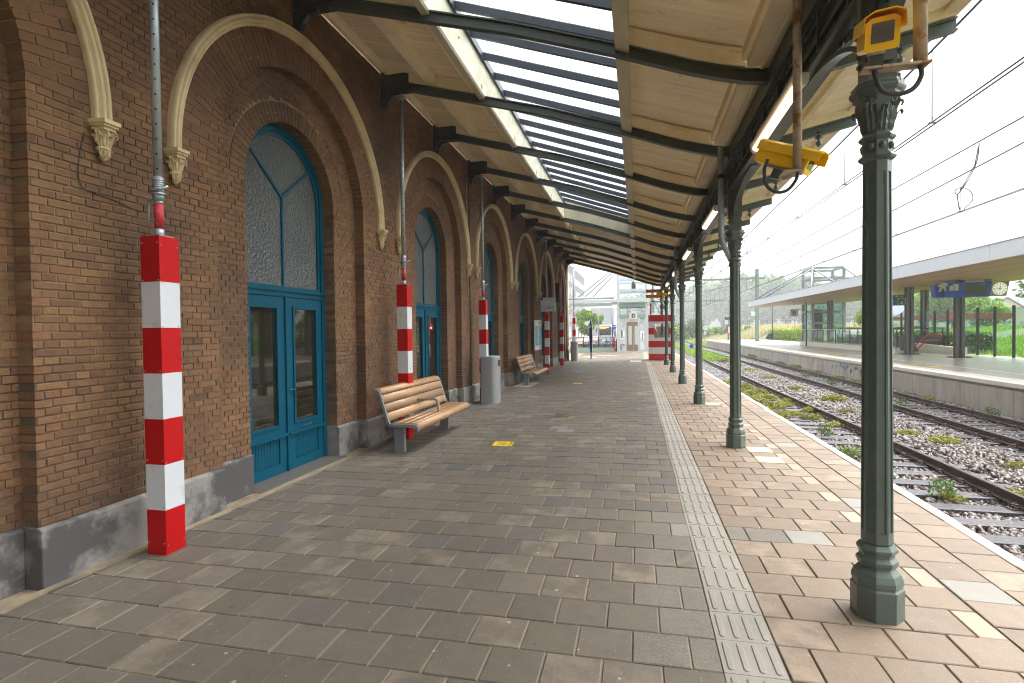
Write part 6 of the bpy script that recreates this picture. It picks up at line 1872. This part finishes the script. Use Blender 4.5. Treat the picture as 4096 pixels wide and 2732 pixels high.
def make_bike(cm, cn):
    t = thing('bicycle', 'parked bicycle with a %s frame in the crowded rack behind the railing' % cn, 'bicycle', (0, 0, 0), 'bicycles in the rack behind the railing')
    R = .34
    for x in (-.54, .54):
        w = MB(); w.tube([(x + R * cos(a), 0, R + R * sin(a)) for a in [2 * pi * i / 22 for i in range(22)]], .018, 5, closed=True); wo = w.build('wheel', K['black'], t)
        s = MB()
        for i in range(10): a = 2 * pi * i / 10; s.cyl((x, 0, R), (x + (R - .015) * cos(a), 0, R + (R - .015) * sin(a)), .004, 3)
        s.cyl((x, -.04, R), (x, .04, R), .03, 6); s.build('spokes', K['galv'], wo)
    f = MB()
    for a, b in (((-.54, 0, R), (-.06, 0, .29)), ((-.54, 0, R), (-.2, 0, .78)), ((-.06, 0, .29), (-.22, 0, .92)), ((-.06, 0, .29), (.36, 0, .72)), ((-.18, 0, .70), (.34, 0, .82)), ((.33, 0, .95), (.54, 0, R))): f.cyl(a, b, .017, 6)
    f.build('frame', cm, t)
    f = MB(); f.tube([(.18, -.28, 1.02), (.3, -.2, 1.05), (.33, 0, 1.03), (.3, .2, 1.05), (.18, .28, 1.02)], .014, 6); f.cyl((.33, 0, .93), (.33, 0, 1.03), .014, 6); f.build('handlebar', K['galv'], t)
    f = MB(); f.hexa([(-.36, -.09, .93), (-.08, -.02, .93), (-.08, .02, .93), (-.36, .09, .93), (-.36, -.10, .97), (-.08, -.02, .98), (-.08, .02, .98), (-.36, .10, .97)]); f.build('saddle', K['black'], t)
    f = MB(); f.box(-.82, -.3, -.06, .06, .72, .74); f.cyl((-.78, 0, .72), (-.56, 0, R), .008, 4); f.build('carrier', K['dark_steel'], t)
    f = MB(); f.cyl((-.06, -.05, .29), (-.06, .05, .29), .08, 10); f.box(-.02, .12, .06, .1, .2, .22); f.build('crank', K['dark_steel'], t)
    return t
cms = [mat('bike_paint', c, rough=.35, var=.05) for c in ((30, 32, 36), (36, 60, 110), (150, 40, 50), (120, 126, 130), (40, 80, 60))]
protos = [make_bike(c, n_) for c, n_ in zip(cms, ('black', 'blue', 'dark red', 'silver grey', 'dark green'))]
RB = random.Random(5); k = 0
for row, yy in enumerate((47.2, 48.6, 50.2)):
    for i in range(7):
        p = protos[k % 5]; b = p if k < 5 else copy_tree(p)
        place(b, (-4.9 + i * .52 + RB.uniform(-.1, .1), yy + RB.uniform(-.2, .2), -.28), rotz=RB.choice((0.15, -.2, .5, 2.9, 3.3)) + RB.uniform(-.2, .2)); k += 1
for i in range(5):     # double-deck rack at the right
    b = copy_tree(protos[i]); place(b, (-2.35 + i * .22, 52.5, 1.05), rotz=pi / 2 + .1, label='bicycle on the upper deck of the rack beside the lift', group='bicycles on the upper rack deck')
rk = thing('bicycle_rack', 'steel two-tier bicycle rack beside the lift tower', 'bicycle rack', (-2, 52.5, -.28))
q = MB()
for x in (-.6, .9): q.cyl((x, -.9, 0), (x, -.9, 1.4), .04, 6); q.cyl((x, .9, 0), (x, .9, 1.4), .04, 6)
q.build('post', K['steel_grey'], rk); q = MB(); q.box(-.6, .9, -.95, -.85, 1.28, 1.33); q.box(-.6, .9, .85, .95, 1.28, 1.33); q.build('rail', K['steel_grey'], rk)

def street_lamp(x, y, z, arm, label):
    t = thing('street_lamp', label, 'street lamp', (x, y, -.28), 'street lamps beyond the platform end')
    q = MB(); q.tube([(0, 0, 0), (0, 0, z)], [.09, .05], 8); q.build('pole', K['steel_grey'], t)
    q = MB(); q.tube([(0, 0, z - .05), (arm * .3, 0, z + .12), (arm, 0, z + .1)], .035, 6); q.build('arm', K['steel_grey'], t); q = MB(); q.box(*sorted((arm, arm * 1.6)), -.12, .12, z + .05, z + .15); q.build('lamp_head', K['steel_light'], t)
street_lamp(-2.73, 60, 7.1, -.3, 'tall curved street lamp behind the end canopy'); street_lamp(-4.95, 70, 6.4, .35, 'lower street lamp behind the end canopy')
pk = thing('parking_sign', 'small blue parking sign beside the upper bicycles', 'sign', (-2.37, 56, -.28))
q = MB(); q.cyl((0, 0, 0), (0, 0, 2.4), .03, 6); q.build('post', K['steel_grey'], pk); q = MB(); q.box(-.18, .18, -.03, 0, 2.1, 2.55); q.build('plate', K['blue'], pk); add_text('P', .3, K['white'], pk, (0, -.035, 2.33))

# office buildings
def building(name, label, x0, x1, y0, y1, h, face, nfl, nw, wm_, m_):
    t = thing(name, label, 'building', ((x0 + x1) / 2, (y0 + y1) / 2, -.28))
    q = MB(); q.box(x0, x1, y0, y1, -.3, h); q.build('wall', m_, t, world=True)
    for f in range(nfl):
        z0 = 3.6 + f * (h - 4.4) / nfl; z1 = z0 + (h - 4.4) / nfl * .55
        for k in range(nw):
            R = random.Random(f * 97 + k)
            q = MB()
            if face == 'x':
                L = (y1 - y0) / nw; a = y0 + k * L + L * R.uniform(.1, .25); b = a + L * R.uniform(.4, .65); q.box(x1 - .02, x1 + .05, a, b, z0, z1)
            else:
                L = (x1 - x0) / nw; a = x0 + k * L + L * .2; b = a + L * .6; q.box(a, b, y0 - .05, y0 + .02, z0, z1)
            q.build('window', wm_, t, world=True)
    return t
bA = building('apartment_block', 'tall dark brick apartment block at the left end of the street', -30, -13.6, 84, 140, 15.6, 'x', 4, 13, K['win_far'], K['bld_dark'])
q = MB()
for k in range(8): q.box(-13.62, -13.5, 86 + k * 6.6, 90 + k * 6.6, .2, 2.6)
q.build('shop_front', K['win_far'], bA, world=True)
building('office_block', 'hazy grey office block far behind the bus', -17, -8.5, 200, 225, 10.2, 'y', 3, 6, K['win_far'], K['bld_grey'])

# =================================================================== trees
def crown_mesh(seed, rx, rz, n, leaf, m, nb=26, sp=.78):
    R = np.random.RandomState(seed)
    # clump centres through the crown volume, denser outside
    d = R.normal(size=(nb, 3)); d /= np.linalg.norm(d, axis=1)[:, None]
    rad = R.uniform(.35, 1.0, nb)[:, None] ** .6
    C = d * rad * np.array([rx, rx, rz]) * sp; cr = R.uniform(.22, .42, nb) * min(rx, rz)
    idx = R.randint(0, nb, n)
    q = R.normal(size=(n, 3)); q /= np.linalg.norm(q, axis=1)[:, None]
    c = C[idx] + q * (cr[idx] * R.uniform(.3, 1.08, n) ** .5)[:, None]
    return quads('crown', c, leaf, m, R)
def trunk_mesh(seed, h, r, rx, rz):
    R = random.Random(seed); q = MB()
    q.tube([(0, 0, -.3), (.03 * h * R.uniform(-1, 1), 0, h * .5), (0, .02 * h, h)], [r, r * .75, r * .5], 8)
    for i in range(7):
        a = i * 2.4 + R.random(); z = h * R.uniform(.7, 1.0); L = rx * R.uniform(.5, .9)
        q.tube([(0, 0, z), (L * .4 * cos(a), L * .4 * sin(a), z + rz * .35), (L * cos(a), L * sin(a), z + rz * R.uniform(.5, 1.1))], [r * .45, r * .3, r * .1], 5)
    return q.mesh('trunk', K['bark'])
def tree(name, label, loc, h, rx, rz, crown, trunk, group=None, s=1.0, cat='tree'):
    t = thing(name, label, cat, loc, group, random.uniform(0, 6.28))
    o = obj_from_mesh('trunk', trunk, t)
    o = obj_from_mesh('crown', crown, t); o.location = (0, 0, h + rz * .62)
    t.scale = (s, s, s * random.uniform(.92, 1.08))
    return t
cr0 = crown_mesh(4, 2.2, 1.7, 4200, .26, K['leaf_bright'], 17, .95); tk0 = trunk_mesh(1, 1.9, .10, 1.7, 1.5)
tree('street_tree', 'bright green street tree left of the bus', (-6.75, 77, -.28), 2.2, 1.9, 1.75, cr0, tk0)
crs = [crown_mesh(10 + i, 4.2, 4.0, 3600, .62, K[('leaf', 'leaf_dark', 'leaf')[i]], 34) for i in range(3)]
tks = [trunk_mesh(20 + i, 3.0, .28, 3.5, 3.4) for i in range(3)]
RT = random.Random(9)
far = [(8.5, 175, 1.0), (13.0, 168, 1.15), (17.5, 160, 1.25), (22.0, 150, 1.45), (26.0, 146, 1.7), (30.5, 142, 1.7), (35, 138, 1.5), (39, 132, 1.35), (44, 128, 1.25), (48, 122, 1.1), (53, 120, 1.1), (28, 165, 2.0), (20, 180, 1.9), (34, 160, 1.9), (12, 195, 1.7), (41, 150, 1.7), (4, 200, 1.6), (-3, 215, 1.6)]
for i, (x, y, s) in enumerate(far):
    tree('far_tree', 'hazy grey-green tree in the wood beyond the far tracks', (x * 2.1, y * 2.1, -2), 3.0, 4.2, 4.0, crs[i % 3], tks[i % 3], 'trees of the wood beyond the far tracks', s * 2.1)
sh = [crown_mesh(40 + i, 1.7, 1.4, 1600, .30, K[('leaf', 'leaf_bright')[i]], 20) for i in range(2)]; stk = trunk_mesh(50, .5, .08, 1.2, .9)
for i, (x, y, s) in enumerate([(12.6, 122, 1.7), (15.2, 118, 1.5), (17.6, 112, 1.3), (10.6, 128, 1.5), (19.5, 104, 1.1), (21, 90, .8), (9, 136, 1.6)]):
    tree('roadside_bush', 'bushy green shrub on the verge below the wood', (x, y, -.9), .4, 1.7, 1.4, sh[i % 2], stk, 'shrubs on the verge below the wood', s, 'bush')
crm = [crown_mesh(60 + i, 3.4, 3.2, 3600, .42, K[('leaf', 'leaf_bright')[i]], 34) for i in range(2)]; tkm = trunk_mesh(61, 2.0, .22, 2.8, 2.6)
lab_m = ['large leafy tree at the right edge behind the glass screen', 'round leafy tree behind the platform 2 sign']
for i, (x, y, s, lab) in enumerate([(45.5, 70, 1.15, 'large leafy tree at the right edge behind the glass screen'), (36.2, 66, .62, 'round leafy tree behind the platform 2 sign'), (41.0, 82, .85, 'leafy tree between the house roofs and the right edge'),
                                    (27.5, 72, .55, 'small leafy tree behind the green exit sign'), (52, 78, 1.2, 'tall tree beyond the grass bank outside the picture edge'), (45, 95, 1.0, 'leafy tree behind the grey-roofed houses')]):
    tree('leafy_tree', lab, (x, y, .8), 2.0, 3.4, 3.2, crm[i % 2], tkm, None, s)

# =================================================================== grass bank, verges, fences
def terrain(name, xs, ys, zf, m_):
    q = MB(); nx, ny2 = len(xs), len(ys)
    for y in ys:
        for x in xs: q.v.append((x, y, zf(x, y)))
    q.smooth = True
    for j in range(ny2 - 1):
        for i in range(nx - 1): q.face((j * nx + i, j * nx + i + 1, (j + 1) * nx + i + 1, (j + 1) * nx + i))
    return tag(q.build(name, m_), kind='structure')
def bank(x, y): 
    t = min(max((x - 18.6) / 14.0, 0), 1); return .0 + 1.35 * t * t * (3 - 2 * t) + .08 * sin(x * .9) * cos(y * .6)
terrain('grass_bank', np.linspace(18.3, 80, 50), np.linspace(5, 75, 50), bank, K['grass_ground'])
def verge(x, y):
    t = min(max((x - 11.5) / 12.0, 0), 1); return -.95 + 2.6 * t * t * (3 - 2 * t) + .1 * sin(x * .7 + y * .3)
terrain('dry_verge', np.linspace(10.6, 60, 50), np.linspace(84.5, 150, 40), verge, K['earth'])
def blades(name, n, xr, yr, zf, hgt, wd, m_, seed, label, lean=.35):
    R = np.random.RandomState(seed); x = R.uniform(*xr, n); y = R.uniform(*yr, n)
    z = np.array([zf(a, b) for a, b in zip(x, y)]); h = hgt * R.uniform(.5, 1.3, n); a = R.uniform(0, pi, n)
    dx, dy = np.cos(a) * wd, np.sin(a) * wd; lx, ly = R.normal(0, lean, n) * h, R.normal(0, lean, n) * h
    V = np.stack([np.stack([x - dx, y - dy, z - .02], 1), np.stack([x + dx, y + dy, z - .02], 1), np.stack([x + dx * .3 + lx, y + dy * .3 + ly, z + h], 1), np.stack([x - dx * .3 + lx, y - dy * .3 + ly, z + h], 1)], 1).reshape(-1, 3)
    o = obj_from_mesh(name, np_mesh(name, V, np.arange(4 * n).reshape(-1, 4), R.uniform(.02, .98, n), m_))
    return tag(o, label, 'grass', kind='stuff')
blades('bank_grass', 42000, (18.7, 48), (26, 66), bank, .28, .035, K['grass'], 3, 'long bright green grass on the bank behind the glass screen')
blades('dry_grass', 26000, (11.5, 32), (85, 128), verge, .65, .05, K['dry_grass'], 4, 'tall straw-coloured grass on the verge beyond the opposite platform', .2)
flat = lambda x, y: -.9
blades('track_grass', 9000, (5.0, 7.4), (44, 100), flat, .28, .04, K['grass'], 5, 'green grass growing between the tracks in the distance')
blades('verge_grass', 9000, (9.9, 13.2), (85, 150), lambda x, y: verge(x, y) if x > 10.6 else -.9, .4, .05, K['grass'], 6, 'green grass along the far rails')
blades('platform_end_grass', 6000, (1.0, 3.6), (40, 95), lambda x, y: -.28 if (x < 2.5 and y > 46) else -.9, .3, .04, K['grass'], 7, 'green grass beside the near track past the platform end')
rb_ = thing('roadside_plants', 'leafy wild plants crowded behind the stairwell wall', 'plants', (19.2, 45, .2))
obj_from_mesh('foliage', leaf_block('foliage', 18.3, 20.0, 36, 44, .2, 1.2, 3000, .22, K['leaf'], 15), rb_, True)
rb_["kind"] = 'stuff'
pf = thing('picket_fence', 'low white picket fence on the grass bank', 'fence', (26, 45, .5))
pk_ = MB(); pk_.box(-.05, .05, -.015, .015, -.05, .5); pk_ = pk_.mesh('picket', K['concrete_white'])
for i in range(110):
    x = 20.4 + i * .135; y = 45.0
    o = obj_from_mesh('picket', pk_, pf); o.location = (x - 26, 0, bank(x, 45) - .5 + .12)
for zz in (.2, .45):
    q = MB(); q.beam((-5.6, .03, bank(20.4, 45) - .5 + zz), (0, .03, bank(26, 45) - .5 + zz), .025, .05); q.beam((0, .03, bank(26, 45) - .5 + zz), (9.2, .03, bank(35.2, 45) - .5 + zz), .025, .05); q.build('fence_rail', K['concrete_white'], pf)
mf = thing('maroon_shelter', 'long maroon roof edge of a shelter beyond the grass bank', 'shelter', (30, 60, .8))
q = MB(); q.prism([(-5.4, 1.5), (-5.2, 1.85), (.2, 2.1), (5.0, 2.12), (4.7, 1.55), (.2, 1.62)], 'y', -.2, .2); q.build('fascia', K['maroon'], mf)
q = MB()
for x in (-5.0, -3.2, -1.4, .8, 3): q.box(x - .05, x + .05, .3, .4, -.2, 1.6)
q.build('post', K['dark_steel'], mf); q = MB(); q.box(-5.2, 4.8, .2, 3.0, 1.7, 1.8); q.build('roof', K['dark_steel'], mf)
def house(label, x0, x1, y0, y1, hw, hr):
    t = thing('house', label, 'house', ((x0 + x1) / 2, (y0 + y1) / 2, 0))
    q = MB(); q.box(x0, x1, y0, y1, 0, hw); ym = (y0 + y1) / 2; xm = (x0 + x1) / 2; q.prism([(x0, hw), (x1, hw), (xm, hr)], 'y', y0, y1); q.build('wall', K['house_wall'], t, world=True)
    for s in (0, 1):
        q = MB(); xa, xb = (x0 - .3, xm) if s == 0 else (x1 + .3, xm)
        q.hexa([(xa, y0 - .3, hw - .15), (xb, y0 - .3, hr + .05), (xb, y1 + .3, hr + .05), (xa, y1 + .3, hw - .15), (xa, y0 - .3, hw), (xb, y0 - .3, hr + .2), (xb, y1 + .3, hr + .2), (xa, y1 + .3, hw)]); q.build('roof', K['slate'], t, world=True)
    for k in range(3):
        q = MB(); xx = x0 + (k + .5) * (x1 - x0) / 3; q.box(xx - .5, xx + .5, y0 - .04, y0 + .02, 1.2, 2.5); q.build('window', K['win_far'], t, world=True)
house('grey-roofed house behind the exit sign, seen past the steel columns', 45.5, 52.5, 108, 120, 3.6, 6.4); house('grey-roofed house left of the platform 2 sign column', 51.5, 59, 112, 126, 4.2, 6.9); house('grey-roofed house under the clock, partly behind trees', 62, 70, 115, 128, 4.0, 6.8)
df = thing('mesh_fence', 'dark mesh fence along the top of the dry verge', 'fence', (26, 118, 1.4))
fp = MB(); fp.box(-.06, .06, -.06, .06, -.4, 1.9); fp = fp.mesh('post', K['dark_steel'])
for i in range(16):
    o = obj_from_mesh('post', fp, df); o.location = (-8 + i * 1.6, 2 - i * .5, .2)
    q = MB(); 
    for k in range(8): q.box(-8 + i * 1.6 + k * .2 - .008, -8 + i * 1.6 + k * .2 + .008, 2 - i * .5, 2.02 - i * .5, -.2, 1.9)
    q.box(-8 + i * 1.6, -6.4 + i * 1.6, 2 - i * .5, 2.02 - i * .5, 1.85, 1.9); q.box(-8 + i * 1.6, -6.4 + i * 1.6, 2 - i * .5, 2.02 - i * .5, .9, .93); q.build('mesh_panel', K['dark_steel'], df)

# =================================================================== rain haze
hz = MB(); hz.box(-170, 170, -30, 520, -3.5, 48)
hm = bpy.data.materials.new('haze'); hm.use_nodes = True; hn = hm.node_tree.nodes; hn.clear()
ho = hn.new("ShaderNodeOutputMaterial"); pvv = hn.new("ShaderNodeVolumePrincipled")
pvv.inputs["Color"].default_value = (.93, .96, 1.0, 1); pvv.inputs["Density"].default_value = HAZE
hm.node_tree.links.new(pvv.outputs[0], ho.inputs["Volume"])
if HAZE > 0: tag(hz.build('haze', hm), 'thin grey rain haze filling the air', 'haze', kind='stuff')
